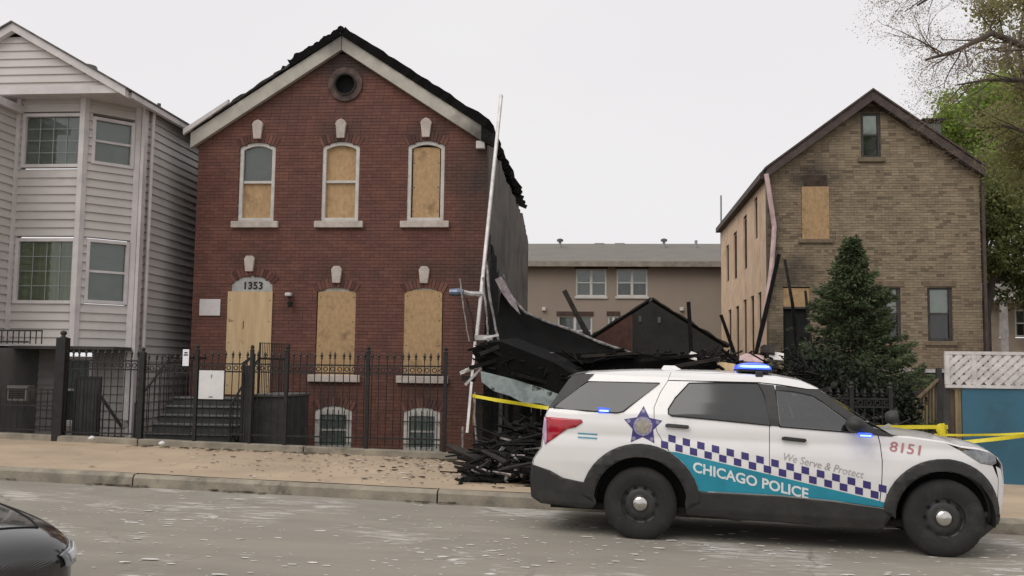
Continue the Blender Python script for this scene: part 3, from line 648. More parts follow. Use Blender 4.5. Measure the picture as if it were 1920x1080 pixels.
p = P(163, 128, 21); MB().lathe([(0.0, 0.22), (0.22, 0.2), (0.24, 0.12), (0.12, 0.1), (0.12, -0.3), (0, -0.3)], 14, 'z', (p.x, p.y, p.z-0.15)).build('roof_vent', M_CURTD, gray)
p = P(298, 200, 23); MB().tube([(p.x, p.y, p.z-0.5), (p.x, p.y, p.z+0.08)], 0.05, 8).build('vent_pipe', M_CURTD, gray)
# ground floor, set back under the bay
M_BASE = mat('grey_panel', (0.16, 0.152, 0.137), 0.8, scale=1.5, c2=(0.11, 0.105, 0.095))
clap(gray, (-12.5, 20.0), (GX-0.05, 20.0), -0.1, ZB, [dict(x0=0.75, x1=1.45, z0=0.5, z1=1.95)], mt=mat('shaded_siding', (0.30, 0.28, 0.26), 0.7, scale=1, var=.12))  # siding colour darkened to carry the shade under the bay
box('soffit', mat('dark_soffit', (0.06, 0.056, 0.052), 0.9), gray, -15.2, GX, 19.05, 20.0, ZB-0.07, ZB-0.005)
MB().prism([(-12.46, 19.1, ZB-0.012), (-11.02, 19.1, ZB-0.012), (-10.2, 19.95, ZB-0.012), (-12.46, 19.95, ZB-0.012)], (0, 0, 0.008)).build('bay_floor', M_CURTD, gray, fix=True)
facet_window(gray, (-12.5, 20.0), (GX, 20.0), 0.75, 1.45, 0.5, 1.95, 'hung', M_CURTD)
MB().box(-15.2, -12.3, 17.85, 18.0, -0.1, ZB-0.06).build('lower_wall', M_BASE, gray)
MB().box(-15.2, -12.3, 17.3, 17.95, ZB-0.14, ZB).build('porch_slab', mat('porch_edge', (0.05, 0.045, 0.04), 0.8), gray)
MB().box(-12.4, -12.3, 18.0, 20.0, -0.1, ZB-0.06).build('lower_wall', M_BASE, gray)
o = MB().box(P(0, 740, 17.85).x-1.2, P(80, 740, 17.85).x, 17.2, 17.3, ZB+0.02, ZB+0.05).build('porch_rail', M_IRON, gray)
xr_ = P(78, 640, 17.25).x
for z in (ZB+0.25,): MB().beam((-15.0, 17.25, z), (xr_, 17.25, z), 0.03, 0.03).build('rail_bar', M_IRON, o)
for k in range(22): MB().beam((xr_-k*0.115, 17.25, ZB), (xr_-k*0.115, 17.25, ZB+0.25), 0.016, 0.016).build('baluster', M_IRON, o)
a, c = P(24, 752, 17.84), P(66, 723, 17.84)
ac = thing('air_conditioner', 'dark window air conditioner in the grey ground floor wall', 'air conditioner', (a.x, 17.7, a.z))
MB().box(a.x, c.x, 17.62, 17.84, a.z, c.z).build('casing', mat('ac_casing', (0.10, 0.097, 0.085), 0.6), ac, bevel=0.01)
MB().ring([(a.x+0.02, 17.60, a.z+0.02), (c.x-0.02, 17.60, a.z+0.02), (c.x-0.02, 17.60, c.z-0.02), (a.x+0.02, 17.60, c.z-0.02)], [(a.x+0.06, 17.60, a.z+0.05), (c.x-0.06, 17.60, a.z+0.05), (c.x-0.06, 17.60, c.z-0.05), (a.x+0.06, 17.60, c.z-0.05)], (0, 0.03, 0)).build('bezel', M_BASE, ac, fix=True)
for k in range(5):
    z = a.z+0.06+(c.z-a.z-0.12)*(k+0.5)/5; MB().box(a.x+0.06, c.x-0.06, 17.605, 17.625, z-0.008, z+0.008).build('louvre', M_DARK, ac)

# ---------------------------------------------------------------- tan brick house on the right
YT = 28.0; TX0, TX1, TAX = 4.68, 10.56, 7.62; TZE, TZA = 7.42, 9.62
tan = thing('brick_house', 'tan brick gabled house with dark rake boards behind the conifer', 'house', (TX0, YT, -0.12))
def tan_lr(z):
    if z <= TZE: return (TX0, TX1)
    t = (z-TZE)/(TZA-TZE)
    return None if t > 0.97 else (TX0+(TAX-TX0)*t, TX1+(TAX-TX1)*t)
def rop(ax, ay, bx_, by, Y=YT):
    p, q = P(ax, ay, Y), P(bx_, by, Y); return dict(x0=p.x, x1=q.x, z0=q.z, z1=p.z)
t_attic, t_up, t_r, t_l, t_door = rop(1613, 210, 1652, 296), rop(1503, 350, 1555, 448), rop(1738, 537, 1787, 640), rop(1648, 537, 1690, 640), rop(1468, 540, 1520, 705)
brick_wall(tan, YT, tan_lr, -0.2, 9.6, [t_attic, t_up, t_r, t_l, t_door], M_TANBRICK, M_TANMORTAR, 11, 300, keep=lambda x, z: z > 2.6 and (x > 8.5 or z > 5.5 or x < 5.6), jit=0.012, ch=0.0765, bl=0.212, tone=lambda r: r.uniform(.08, .25) if r.random() < .10 else r.uniform(.42, .8))
M_BROWN = mat('brown_trim', (0.075, 0.052, 0.045), 0.7, scale=4, var=0.2)
M_SOOT = mat('sooty_lintel', (0.06, 0.04, 0.028), 0.9, scale=4, var=0.3)
def plain_window(root, o, Y, mf, upper=M_CURT, lower=M_CURTD, fw=0.08, name='window'):
    x0, x1, z0, z1 = o['x0'], o['x1'], o['z0'], o['z1']; r_ = lambda k: [(x0+k, Y+0.03, z0+k), (x1-k, Y+0.03, z0+k), (x1-k, Y+0.03, z1-k), (x0+k, Y+0.03, z1-k)]
    wn = MB().ring(r_(0), r_(fw), (0, 0.12, 0)).build(name, mf, root, fix=True)
    zm = (z0+z1)/2
    box('pane', M_GLASS, wn, x0+fw, x1-fw, Y+0.09, Y+0.095, z0+fw, z1-fw)
    box('meeting_rail', mf, wn, x0+fw, x1-fw, Y+0.06, Y+0.10, zm-0.03, zm+0.03)
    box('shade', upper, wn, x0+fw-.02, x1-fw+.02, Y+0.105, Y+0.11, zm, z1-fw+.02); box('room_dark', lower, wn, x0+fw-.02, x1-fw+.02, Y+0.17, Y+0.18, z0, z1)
    return wn
M_SASHD = mat('dark_sash', (0.05, 0.045, 0.04), 0.6, scale=4, var=0.2)
M_SHADE = mat('window_shade', (0.85, 0.85, 0.83), 0.8, scale=4, var=0.06)
plain_window(tan, t_attic, YT, M_SASHD, M_SHADE)
plain_window(tan, t_r, YT, M_SASHD, M_SHADE, M_DARK); plain_window(tan, t_l, YT, M_SASHD, M_SHADE, M_DARK)
box('boarded_window', M_OSB, tan, t_up['x0'], t_up['x1'], YT-0.02, YT+0.01, t_up['z0'], t_up['z1'])
box('sooty_recess', M_SOOT, tan, t_up['x0']+0.05, t_up['x1']-0.05, YT-0.02, YT+0.02, t_up['z1']+0.003, t_up['z1']+0.33)
dz = P(1490, 575, YT).z
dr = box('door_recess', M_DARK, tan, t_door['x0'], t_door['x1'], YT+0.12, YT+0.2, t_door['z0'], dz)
box('boarded_transom', M_OSB, tan, t_door['x0'], t_door['x1'], YT+0.02, YT+0.05, dz, t_door['z1'])
box('door_head', M_SASHD, tan, t_door['x0'], t_door['x1'], YT+0.01, YT+0.1, dz-0.06, dz-0.002)
for o in (t_attic, t_up, t_r, t_l): box('window_sill', M_TANMORTAR, tan, o['x0']-0.1, o['x1']+0.1, YT-0.07, YT+0.06, o['z0']-0.12, o['z0']-0.002, 0.01)
for o in (t_attic, t_r, t_l): box('lintel', M_SOOT if o is t_attic else M_TANMORTAR, tan, o['x0']-0.1, o['x1']+0.1, YT-0.03, YT+0.06, o['z1']+0.002, o['z1']+0.15)
for s_, xe in ((-1, TX0-0.05), (1, TX1+0.08)):
    MB().hexa([(xe, YT-0.28, 7.36), (TAX, YT-0.28, 9.58), (TAX, YT-0.02, 9.58), (xe, YT-0.02, 7.36), (xe, YT-0.28, 7.62), (TAX, YT-0.28, 9.86), (TAX, YT-0.02, 9.86), (xe, YT-0.02, 7.62)]).build('rake_board', M_BROWN, tan, fix=True)
    MB().hexa([(xe+s_*0.06, YT-0.32, 7.60), (TAX, YT-0.32, 9.87), (TAX, 39.2, 9.87), (xe+s_*0.06, 39.2, 7.60), (xe+s_*0.06, YT-0.32, 7.66), (TAX, YT-0.32, 9.93), (TAX, 39.2, 9.93), (xe+s_*0.06, 39.2, 7.66)]).build('roof_slope', M_BROWN, tan, fix=True)
box('corner_downspout', M_BROWN, tan, TX1+0.03, TX1+0.11, YT-0.1, YT-0.02, -0.1, 7.3)
box('eave_board', M_BROWN, tan, TX0-0.2, TX0-0.004, YT, 39.1, 7.38, 7.56)
# side wall towards the burnt lot
M_PEACH = mat('peach_side_wall', (0.76, 0.555, 0.38), 0.85, scale=2.0, c2=(0.62, 0.44, 0.295), bump=0.3, bscale=25, grime=(0.30, 0.17, 0.10), gscale=0.9, glo=0.58, ghi=0.75)
side_ops = []
for (pxa, pya, pxb, pyb) in [(1393, 410, 1398, 490), (1366, 462, 1378, 512), (1409, 380, 1418, 420)]:
    a, c = PX(pxb, pyb, TX0), PX(pxa, pya, TX0); side_ops.append((min(a.y, c.y), max(a.y, c.y), a.z, c.z))
side_ops = [(34.4, 35.3, 5.1, 6.75), (32.0, 32.8, 5.2, 6.95), (29.8, 30.4, 5.9, 7.15), (29.2, 29.8, 2.1, 4.2), (30.6, 31.3, 2.1, 4.2), (32.2, 32.9, 2.1, 4.2), (34.0, 34.8, 2.1, 4.15), (36.0, 36.8, 2.1, 4.1), (36.6, 37.4, 5.2, 6.6)]
b = MB(); zc = -0.2
while zc < 7.4:
    for a, c in intervals(YT+0.3, 39, [dict(x0=q[0], x1=q[1], z0=q[2], z1=q[3]) for q in side_ops], zc+0.05): b.box(TX0, TX0+0.3, a, c, zc, zc+0.1)
    zc += 0.1
b.build('side_wall', M_PEACH, tan)
for (ya, yb, za, zb) in side_ops:
    wn = MB().ring([(TX0+0.05, ya, za), (TX0+0.05, yb, za), (TX0+0.05, yb, zb), (TX0+0.05, ya, zb)], [(TX0+0.05, ya+0.07, za+0.07), (TX0+0.05, yb-0.07, za+0.07), (TX0+0.05, yb-0.07, zb-0.07), (TX0+0.05, ya+0.07, zb-0.07)], (0.12, 0, 0)).build('side_window', M_BROWN, tan, fix=True)
    MB().box(TX0+0.14, TX0+0.16, ya, yb, za, zb).build('pane', M_GLASSD, wn)
box('side_wall', M_TANMORTAR, tan, TX1-0.3, TX1, YT+0.3, 39, -0.2, 7.4); box('rear_wall', M_TANMORTAR, tan, TX0+0.3, TX1-0.3, 38.7, 39, -0.2, 7.4)
M_PINK = mat('pink_downspout', (0.64, 0.46, 0.45), 0.5, scale=3, var=0.15)
pth = [P(1437, 326, YT-0.25), P(1444, 372, YT-0.2), P(1452, 425, YT-0.12), P(1447, 500, YT-0.1), P(1437, 575, YT-0.1), P(1424, 650, YT-0.1)]
MB().tube(pth, 0.07, 8).build('downspout', M_PINK, tan)
ch = P(1750, 232, 33); MB().box(ch.x-0.25, ch.x+0.25, 33, 33.6, 7, ch.z).build('chimney', M_CURTD, tan); MB().box(ch.x-0.38, ch.x+0.38, 32.9, 33.7, ch.z+0.12, ch.z+0.17).build('chimney_cap', M_IRON, tan)
for s_ in (-0.2, 0.2): MB().beam((ch.x+s_, 33.3, ch.z), (ch.x+s_, 33.3, ch.z+0.12), 0.05, 0.05).build('cap_post', M_IRON, tan)
p = P(1348, 372, 40); MB().tube([(p.x, 39.3, 6.5), (p.x, 39.3, p.z)], 0.035, 6).build('antenna_mast', M_CURT, tan)

# ---------------------------------------------------------------- long tan building at the back
YB = 44.0
bk = thing('apartment_block', 'long tan brick block with grey roof at the back of the burnt lot', 'building', (0, YB, -0.12))
M_BACK = mat('tan_block_wall', (0.335, 0.268, 0.212), 0.9, scale=0.5, c2=(0.30, 0.24, 0.19), bump=0.2, bscale=20)
M_BROOF = mat('grey_roofing', (0.19, 0.176, 0.152), 0.9, scale=1.2, c2=(0.165, 0.153, 0.133), stretch=(1, 1, 3))
bops = [rop(1080, 504, 1137, 556, YB), rop(1156, 504, 1214, 556, YB), rop(1046, 592, 1110, 648, YB), rop(1140, 592, 1160, 648, YB)]
b = MB(); zc = -0.2; ztop = P(1180, 496, YB).z
while zc < ztop-0.01:
    for a, c in intervals(-9, 9, bops, zc+0.05): b.box(a, c, YB, YB+0.3, zc, min(zc+0.1, ztop))
    zc += 0.1
b.build('wall', M_BACK, bk)
box('rear_wall', M_BACK, bk, -9, 9, YB+9, YB+9.3, -0.2, ztop)
M_WIN = mat('bright_vinyl', (0.62, 0.60, 0.56), 0.5, scale=3, var=0.05); M_BLW = mat('white_blind', (0.44, 0.44, 0.42), 0.8, scale=20, c2=(0.36, 0.36, 0.345), stretch=(.1, .1, 1)); M_BLD = mat('window_dim', (0.16, 0.16, 0.15), 0.8)
for i, o in enumerate(bops):
    wn = plain_window(bk, o, YB, M_WIN, M_BLW, M_BLD if i else M_BLW, fw=0.07); xm = (o['x0']+o['x1'])/2
    box('mullion', M_WIN, wn, xm-0.06, xm+0.06, YB+0.02, YB+0.1, o['z0']+0.07, o['z1']-0.07)
    box('window_sill', M_WIN, bk, o['x0']-0.05, o['x1']+0.05, YB-0.06, YB+0.04, o['z0']-0.10, o['z0']-0.002); box('lintel', M_BROWN if False else mat('dark_brick_head', (0.085, 0.05, 0.04), 0.9, scale=3), bk, o['x0']-0.06, o['x1']+0.06, YB-0.03, YB+0.05, o['z1']+0.002, o['z1']+0.20)
zr = P(1180, 457, YB+4.6).z
MB().hexa([(-9.2, YB-0.35, ztop), (9.2, YB-0.35, ztop), (9.2, YB+4.6, zr-0.1), (-9.2, YB+4.6, zr-0.1), (-9.2, YB-0.35, ztop+0.08), (9.2, YB-0.35, ztop+0.08), (9.2, YB+4.6, zr), (-9.2, YB+4.6, zr)]).build('roof_slope', M_BROOF, bk)
MB().hexa([(-9.2, YB+4.61, zr-0.1), (9.2, YB+4.61, zr-0.1), (9.2, YB+9.7, ztop), (-9.2, YB+9.7, ztop), (-9.2, YB+4.61, zr), (9.2, YB+4.61, zr), (9.2, YB+9.7, ztop+0.08), (-9.2, YB+9.7, ztop+0.08)]).build('roof_slope', M_BROOF, bk)
box('gutter', mat('gutter_tan', (0.30, 0.26, 0.21), 0.6), bk, -9.2, 9.2, YB-0.48, YB-0.352, ztop-0.14, ztop+0.10)
for px in (1050, 1245, 1305):
    p = P(px, 462, YB+3.5); v = MB().tube([(p.x, p.y, p.z-0.9), (p.x, p.y, p.z+0.30)], 0.07, 8).build('vent_pipe', M_CURT, bk)
    if px != 1305: MB().lathe([(0, 0.16), (0.16, 0.1), (0.16, 0.0), (0, 0.0)], 10, 'z', (p.x, p.y, p.z+0.25)).build('vent_cap', M_CURTD, v)
for px in (1124, 1162):
    p = P(px, 457, YB+4.4); box('ridge_vent', M_CURT, bk, p.x-0.25, p.x+0.25, p.y, p.y+0.4, p.z-0.15, p.z+0.04)
for px, py in ((1020, 580), (1278, 580)):
    p = P(px, py, YB); box('wall_lamp', M_WIN, bk, p.x-0.09, p.x+0.09, YB-0.15, YB-0.002, p.z-0.08, p.z+0.08, 0.03)

# ---------------------------------------------------------------- burnt gabled garage
YG = 33.0
gg = thing('burnt_garage', 'charred gabled garage with a red brick corner behind the rubble', 'garage', (1.7, YG, -0.12))
ga, g0_, g1_ = P(1222, 560, YG), P(1095, 640, YG), P(1368, 650, YG)
M_CHARW = mat('charred_wall', (0.040, 0.039, 0.036), 0.95, scale=1.4, c2=(0.026, 0.0255, 0.024), bump=0.5, bscale=10)
xs = P(1185, 600, YG).x; zs = ga.z-(ga.x-xs)/(ga.x-g0_.x)*(ga.z-g0_.z)
MB().prism([(xs+0.01, YG, -0.12), (g1_.x-0.2, YG, -0.12), (g1_.x-0.2, YG, g1_.z), (ga.x, YG, ga.z-0.1), (xs+0.01, YG, zs-0.1)], (0, 0.2, 0)).build('charred_front', M_CHARW, gg, fix=True)
MB().prism([(g0_.x+0.2, YG, -0.12), (xs, YG, -0.12), (xs, YG, zs-0.1), (g0_.x+0.2, YG, g0_.z)], (0, 0.2, 0)).build('brick_corner', mat('garage_red_brick', (0.125, 0.058, 0.046), 0.9, scale=4, c2=(0.07, 0.035, 0.03), bump=0.4), gg, fix=True)
for xe, ze, sd in ((g0_.x, g0_.z, 5), (g1_.x, g1_.z, 6)): slope_slab(xe, ze, ga.x, ga.z, YG-0.04, YG+5.5, 0.05, M_CHARW, 'roof_slope', gg, 0.06, sd, 18, 8)
for px, py in ((1200, 598), (1236, 600)):
    p = P(px, py, YG); box('vent_slot', M_CURTD, gg, p.x-0.05, p.x+0.05, YG-0.03, YG-0.002, p.z-0.1, p.z+0.1)
for xw in (g0_.x+0.2, g1_.x-0.35): box('side_wall', M_CHARW, gg, xw, xw+0.15, YG+0.2, YG+5.3, -0.12, g1_.z-0.05)

# ---------------------------------------------------------------- pale house far right, behind the trees
YH = 46.0
fh = thing('porch_house', 'pale house with a columned porch seen under the trees at far right', 'house', (24, YH, -0.12))
hx0, hx1 = P(1848, 600, YH).x, P(1848, 600, YH).x+9
M_PALE = mat('pale_wall', (0.40, 0.32, 0.25), 0.85, scale=1.5, var=0.1)
fops = [rop(1872, 580, 1893, 632, YH), rop(1902, 580, 1926, 632, YH)]
b = MB(); zc = -0.2
while zc < 5.4:
    for a, c in intervals(hx0, hx1, fops, zc+0.05): b.box(a, c, YH, YH+0.3, zc, zc+0.1)
    zc += 0.1
b.build('wall', M_PALE, fh)
for o in fops: plain_window(fh, o, YH, M_WIN, M_BLD, M_DARK)
MB().prism([(hx0-0.3, YH-0.4, 5.4), (hx1+0.3, YH-0.4, 5.4), ((hx0+hx1)/2, YH-0.4, 8.0)], (0, 9, 0)).build('roof', M_BROOF, fh, fix=True)
pz = P(1880, 562, YH-2).z
box('porch_roof', M_WIN, fh, hx0-0.2, hx1+0.2, YH-2, YH-0.003, pz, pz+0.25); box('porch_deck', M_PALE, fh, hx0-0.2, hx1+0.2, YH-2, YH-0.003, -0.1, 0.9)
for k in range(4):
    x = hx0+0.1+k*2.2; o = box('porch_column', M_WIN if k else mat('grey_column', (0.40, 0.36, 0.34), 0.8), fh, x-0.12, x+0.12, YH-1.9, YH-1.66, 0.9, pz)
for k in range(36): box('baluster', M_WIN, fh, hx0+0.35+k*0.22, hx0+0.40+k*0.22, YH-1.82, YH-1.77, 0.95, 1.75)
box('porch_rail', M_WIN, fh, hx0, hx1, YH-1.85, YH-1.75, 1.752, 1.83)
# ---------------------------------------------------------------- iron fences
def picket_mesh(h, r_=0.009, spear=True):
    m = MB(); m.tube([(0, 0, 0), (0, 0, h)], r_, 5)
    if spear: m.lathe([(0.0, 0.13), (0.012, 0.09), (0.030, 0.05), (0.012, 0.02), (0.028, 0.0), (0.0, -0.02)], 6, 'z', (0, 0, h))
    return m.mesh('picket', M_IRON)
def fence_run(name, label, xa, xb, posts, ztop, rails, step=0.131, ph=None, ringz=None, spear=True, y=yf, pw=0.06, cat='fence', zb=0.36):
    f = thing(name, label, cat, (xa, y(xa), gz(xa)+0.3))
    off = ROOT[f.name]
    n = max(1, int(round((xb-xa)/step))); base = lambda x: gz(x)+zb
    pm = {}
    for i in range(n+1):
        x = xa+(xb-xa)*i/n
        if any(abs(x-p) < 0.05 for p in posts): continue
        h = round(ztop-0.13-base(x), 2)
        if h not in pm: pm[h] = picket_mesh(h, spear=spear)
        o = bpy.data.objects.new('picket', pm[h]); col.objects.link(o); o.parent = f; o.location = Vector((x, y(x)+rng.uniform(-.004, .004), base(x)))-off
        o.rotation_euler = (rng.gauss(0, 0.004), rng.gauss(0, 0.006), 0)
    for z in rails: MB().beam((xa, y(xa), z), (xb, y(xb), z), 0.022, 0.028).build('rail', M_IRON, f)
    if ringz:
        rm = MB().ring([(0.045*math.cos(t*math.pi/6), -0.008, 0.045*math.sin(t*math.pi/6)) for t in range(12)], [(0.030*math.cos(t*math.pi/6), -0.008, 0.030*math.sin(t*math.pi/6)) for t in range(12)], (0, 0.016, 0)).mesh('scroll_ring', M_IRON)
        for i in range(n):
            x = xa+(xb-xa)*(i+0.5)/n; o = bpy.data.objects.new('scroll_ring', rm); col.objects.link(o); o.parent = f; o.location = Vector((x, y(x), ringz))-off
    for p in posts:
        po = MB().box(p-pw/2, p+pw/2, y(p)-pw/2, y(p)+pw/2, gz(p)+0.2, ztop).build('post', M_IRON, f)
        MB().lathe([(0, 0.10), (0.03, 0.085), (0.04, 0.06), (0.025, 0.03), (0.05, 0.0), (0, 0)], 8, 'z', (p, y(p), ztop)).build('post_cap', M_IRON, po)
    return f
fence_run('iron_fence', 'black spear topped iron fence before the red brick house', -6.35, -2.75, [-6.35, -5.68, -4.16, -2.75], 2.08, (1.83, 1.69, 0.56), ringz=1.76)
fence_run('iron_gate', 'black iron gate at the foot of the dark steps', -7.42, -6.45, [-7.42], 2.08, (1.83, 1.69, 0.56), ringz=1.76, cat='gate')
fence_run('iron_fence', 'black iron fence bay left of the gate, between grey and red houses', -8.50, -7.50, [-8.50], 2.02, (1.80, 1.66, 0.56), ringz=1.73, pw=0.10)
fence_run('iron_fence', 'black spear topped iron fence before the bay of the grey house', -10.05, -8.6, [], 2.08, (1.86, 1.70, 0.52), ringz=1.78)
fence_run('iron_fence', 'low plain barred iron fence at the left edge of the picture', -14.2, -10.3, [-10.14], 1.45, (1.30, 1.0, 0.55), step=0.12, spear=False)
gp = thing('gate_post', 'tall black iron gate post with a ball cap before the grey house', 'gate post', (-10.15, yf(-10.15), 0.3))
MB().box(-10.24, -10.05, yf(-10.1)-0.09, yf(-10.1)+0.09, 0.3, 2.28).build('shaft', M_IRON, gp, bevel=0.01)
MB().lathe([(0, 0.14), (0.05, 0.12), (0.06, 0.08), (0.03, 0.03), (0.08, 0.0), (0, 0)], 10, 'z', (-10.145, yf(-10.1), 2.28)).build('ball_cap', M_IRON, gp, smooth=True)
# solid and open leaves behind the fence
M_GATE = mat('dark_gate_paint', (0.026, 0.027, 0.026), 0.6, scale=5, var=0.25)
def leaf(label, x0, x1, Y, z0, z1, slats=6, top=None):
    t = thing('gate_leaf', label, 'gate', (x0, Y, z0))
    MB().ring([(x0, Y, z0), (x1, Y, z0), (x1, Y, top or z1), (x0, Y, z1)], [(x0+.05, Y, z0+.05), (x1-.05, Y, z0+.05), (x1-.05, Y, (top or z1)-.05), (x0+.05, Y, z1-.05)], (0, .04, 0)).build('leaf_frame', M_IRON, t, fix=True)
    for k in range(slats):
        a = x0+.05+(x1-x0-.1)*k/slats; MB().box(a+.004, a+(x1-x0-.1)/slats-.004, Y+.01, Y+.03, z0+.05, min(z1, top or z1)-.05).build('panel', M_GATE, t)
    return t
a, c = P(133, 832, 18.3), P(190, 706, 18.3); leaf('dark panelled gate standing behind the fence of the grey house', a.x, c.x, 18.3, -0.1, c.z)
a, c = P(448, 840, 17.25), P(478, 668, 17.25); leaf('narrow dark gate leaf folded open beside the steps of the red house', a.x, c.x, 17.25, 0.0, c.z-0.12, 3, c.z+0.05)
a, c = P(470, 842, 17.5), P(533, 745, 17.5)
t = thing('cheek_wall', 'dark rendered cheek wall beside the steps of the red house', 'wall', (a.x, 17.5, -0.12))
MB().box(a.x, c.x, 17.5, 19.0, -0.12, c.z).build('wall_block', M_STEP, t, bevel=0.01); MB().box(a.x-0.03, c.x+0.03, 17.46, 19.04, c.z+.002, c.z+.05).build('wall_cap', M_NOSE, t, bevel=.01)
# slanting rail down to the basement of the grey house
t = thing('basement_rail', 'slanting black handrail to the basement beside the grey house', 'railing', (-9.6, 18.2, -0.1))
a, c = P(183, 735, 18.2), P(228, 800, 18.2)
MB().beam(a, c, 0.045, 0.05).build('handrail', M_IRON, t)
for k in range(5):
    q = a.lerp(c, k/4); MB().beam((q.x, q.y, -0.1), q, 0.02, 0.02).build('baluster', M_IRON, t)
# signs on the fence
M_SIGN = mat('sign_white', (0.66, 0.66, 0.66), 0.5, scale=3, var=0.05)
Ys = yf(-7.2)-0.05; a, c = P(372, 748, Ys), P(421, 695, Ys)
sg = thing('notice_board', 'square white notice board hung on the iron gate', 'sign', (a.x, Ys, a.z))
MB().box(a.x, c.x, Ys-0.012, Ys, a.z, c.z).build('panel', M_SIGN, sg, bevel=0.004)
flat_text('?', 0.10, ((a.x+c.x)/2, Ys-0.018, c.z-0.11), M_CURTD, sg)
box('maker_mark', M_CURTD, sg, (a.x+c.x)/2-0.035, (a.x+c.x)/2+0.035, Ys-0.016, Ys-0.0125, a.z+0.03, a.z+0.05)
Ys = yf(-7.5)-0.06; a, c = P(342, 686, Ys), P(355, 655, Ys)
sg = thing('paper_notice', 'small white paper notice taped to the iron fence', 'notice', (a.x, Ys, a.z))
MB().box(a.x, c.x, Ys-0.004, Ys, a.z, c.z).build('sheet', mat('paper', (0.80, 0.80, 0.86), 0.6, var=0.03), sg)
for z, wd in ((0.24, .03), (0.20, .04)): box('print_line', M_IRON, sg, (a.x+c.x)/2-wd, (a.x+c.x)/2+wd, Ys-0.007, Ys-0.0045, a.z+z-0.012, a.z+z+0.012)

# ---------------------------------------------------------------- wreck of the burnt house
def poly(pts, Y): return [P(x, y, Y if not isinstance(Y, (list, tuple)) else Y[i]) for i, (x, y) in enumerate(pts)]
def lerp_path(pts, u):
    k = len(pts)-1; t = min(u*k, k-1e-6); i = int(t); return pts[i].lerp(pts[i+1], t-i)
# curled sheet of fallen roofing
T = poly([(943, 516), (952, 548), (985, 586), (1030, 605), (1070, 618), (1120, 640), (1186, 663)], [22.2, 21.8, 21.2, 20.8, 20.4, 20.0, 19.6])
Bm = poly([(914, 640), (942, 672), (985, 680), (1030, 682), (1070, 680), (1120, 676), (1188, 670)], [19.6, 19.2, 19.0, 19.0, 19.0, 19.0, 19.0])
cs = thing('fallen_roof_sheet', 'large curled black sheet of fallen roofing sweeping down from the red house', 'roof wreck', (-1, 20, -0.1))
def sheetfn(u, v):
    a, b_ = lerp_path(T, u), lerp_path(Bm, u); p = a.lerp(b_, v)
    p += Vector((0, 0.5*math.sin(v*math.pi)*(1-u*0.7), -0.10*math.sin(v*math.pi)))+Vector((0.03, 0.10, 0.05))*mnoise.noise(Vector((u*7, v*5, 1)))
    return p
MB().grid(sheetfn, 40, 18).build('roofing', M_TAR, cs, smooth=True, solid=0.035)
MB().tube([lerp_path(T, i/40)+Vector((0, -0.03, 0.01*mnoise.noise(Vector((i, 0, 0))))) for i in range(41)], [0.03+0.012*mnoise.noise(Vector((i*0.9, 2, 0))) for i in range(41)], 6).build('torn_edge', mat('ashen_edge', (0.30, 0.28, 0.27), 0.9, scale=9, c2=(0.05, 0.05, 0.05)), cs)
q = poly([(928, 524), (940, 518), (964, 560), (976, 590), (958, 572), (940, 548)], 20.6)
MB().prism(q, (0, 0.03, 0)).build('peeled_flashing', mat('pink_grey_metal', (0.33, 0.28, 0.285), 0.5, scale=6, var=0.25), cs, fix=True)
# fallen porch roof: black slab with a pale blue board under its edge
ps = thing('fallen_porch_roof', 'charred slab of collapsed porch roof with pale blue underside, tilting to the right', 'roof wreck', (-1.7, 17.6, 0))
q = poly([(884, 656), (902, 643), (938, 640), (990, 660), (1040, 680), (1082, 706), (1060, 742), (1000, 722), (940, 706), (904, 694)], 17.6)
b = MB(); b.prism(q, (0.15, 1.7, 0.12)); b.build('roof_slab', M_TAR, ps, fix=True)
q = poly([(901, 696), (960, 711), (1010, 726), (1052, 742), (1034, 764), (1012, 756), (985, 757), (955, 742), (925, 733), (903, 716)], 17.52)
MB().prism(q, (0.02, 0.07, 0)).build('painted_board', mat('pale_blue_board', (0.36, 0.43, 0.42), 0.7, scale=5, c2=(0.20, 0.24, 0.235), grime=(0.03, 0.03, 0.03), gscale=5, glo=0.58, ghi=0.66), ps, fix=True)
for (x0, y0, x1, y1, th, mm) in [(862, 700, 905, 684, .05, M_ASH), (872, 722, 902, 690, .03, M_METAL), (866, 708, 890, 712, .06, M_CHAR2), (880, 690, 930, 676, .05, M_CHAR), (900, 664, 935, 650, .05, M_CHAR2)]:
    MB().beam(P(x0, y0, 17.45), P(x1, y1, 17.6), th, th*1.4).build('broken_lath', mm, ps)
# long charred roof ridge lying across the lot
rd = thing('fallen_roof_ridge', 'long charred roof section lying across the lot behind the police car', 'roof wreck', (1, 19.3, 0))
q = poly([(948, 682), (975, 664), (1030, 660), (1110, 664), (1180, 663), (1260, 666), (1335, 670), (1352, 692), (1300, 708), (1180, 712), (1060, 712), (1000, 700)], 19.2)
b = MB(); n = len(q)
b.prism(q, (0.1, 1.6, -0.15)); b.build('roof_section', M_TAR, rd, fix=True)
MB().beam(P(1005, 655, 19.1), P(958, 668, 18.9), 0.03, 0.05).build('bent_flashing', M_METAL, rd)
MB().prism(poly([(968, 664), (1000, 659), (1040, 661), (1005, 668), (985, 671)], 18.95), (0, 0.03, 0)).build('bent_flashing', mat('ash_grey', (0.38, 0.38, 0.36), 0.8, scale=6, c2=(0.2, 0.2, 0.19)), rd, fix=True)
tx_ = bpy.data.textures.new('slab_rough', 'CLOUDS'); tx_.noise_scale = 0.35; tx_.noise_depth = 4
for ob_ in list(ps.children)[:1]+list(rd.children)[:1]:
    md = ob_.modifiers.new('sub', 'SUBSURF'); md.subdivision_type = 'SIMPLE'; md.levels = 4; md.render_levels = 4
    md = ob_.modifiers.new('rough', 'DISPLACE'); md.texture = tx_; md.strength = 0.16; md.texture_coords = 'GLOBAL'
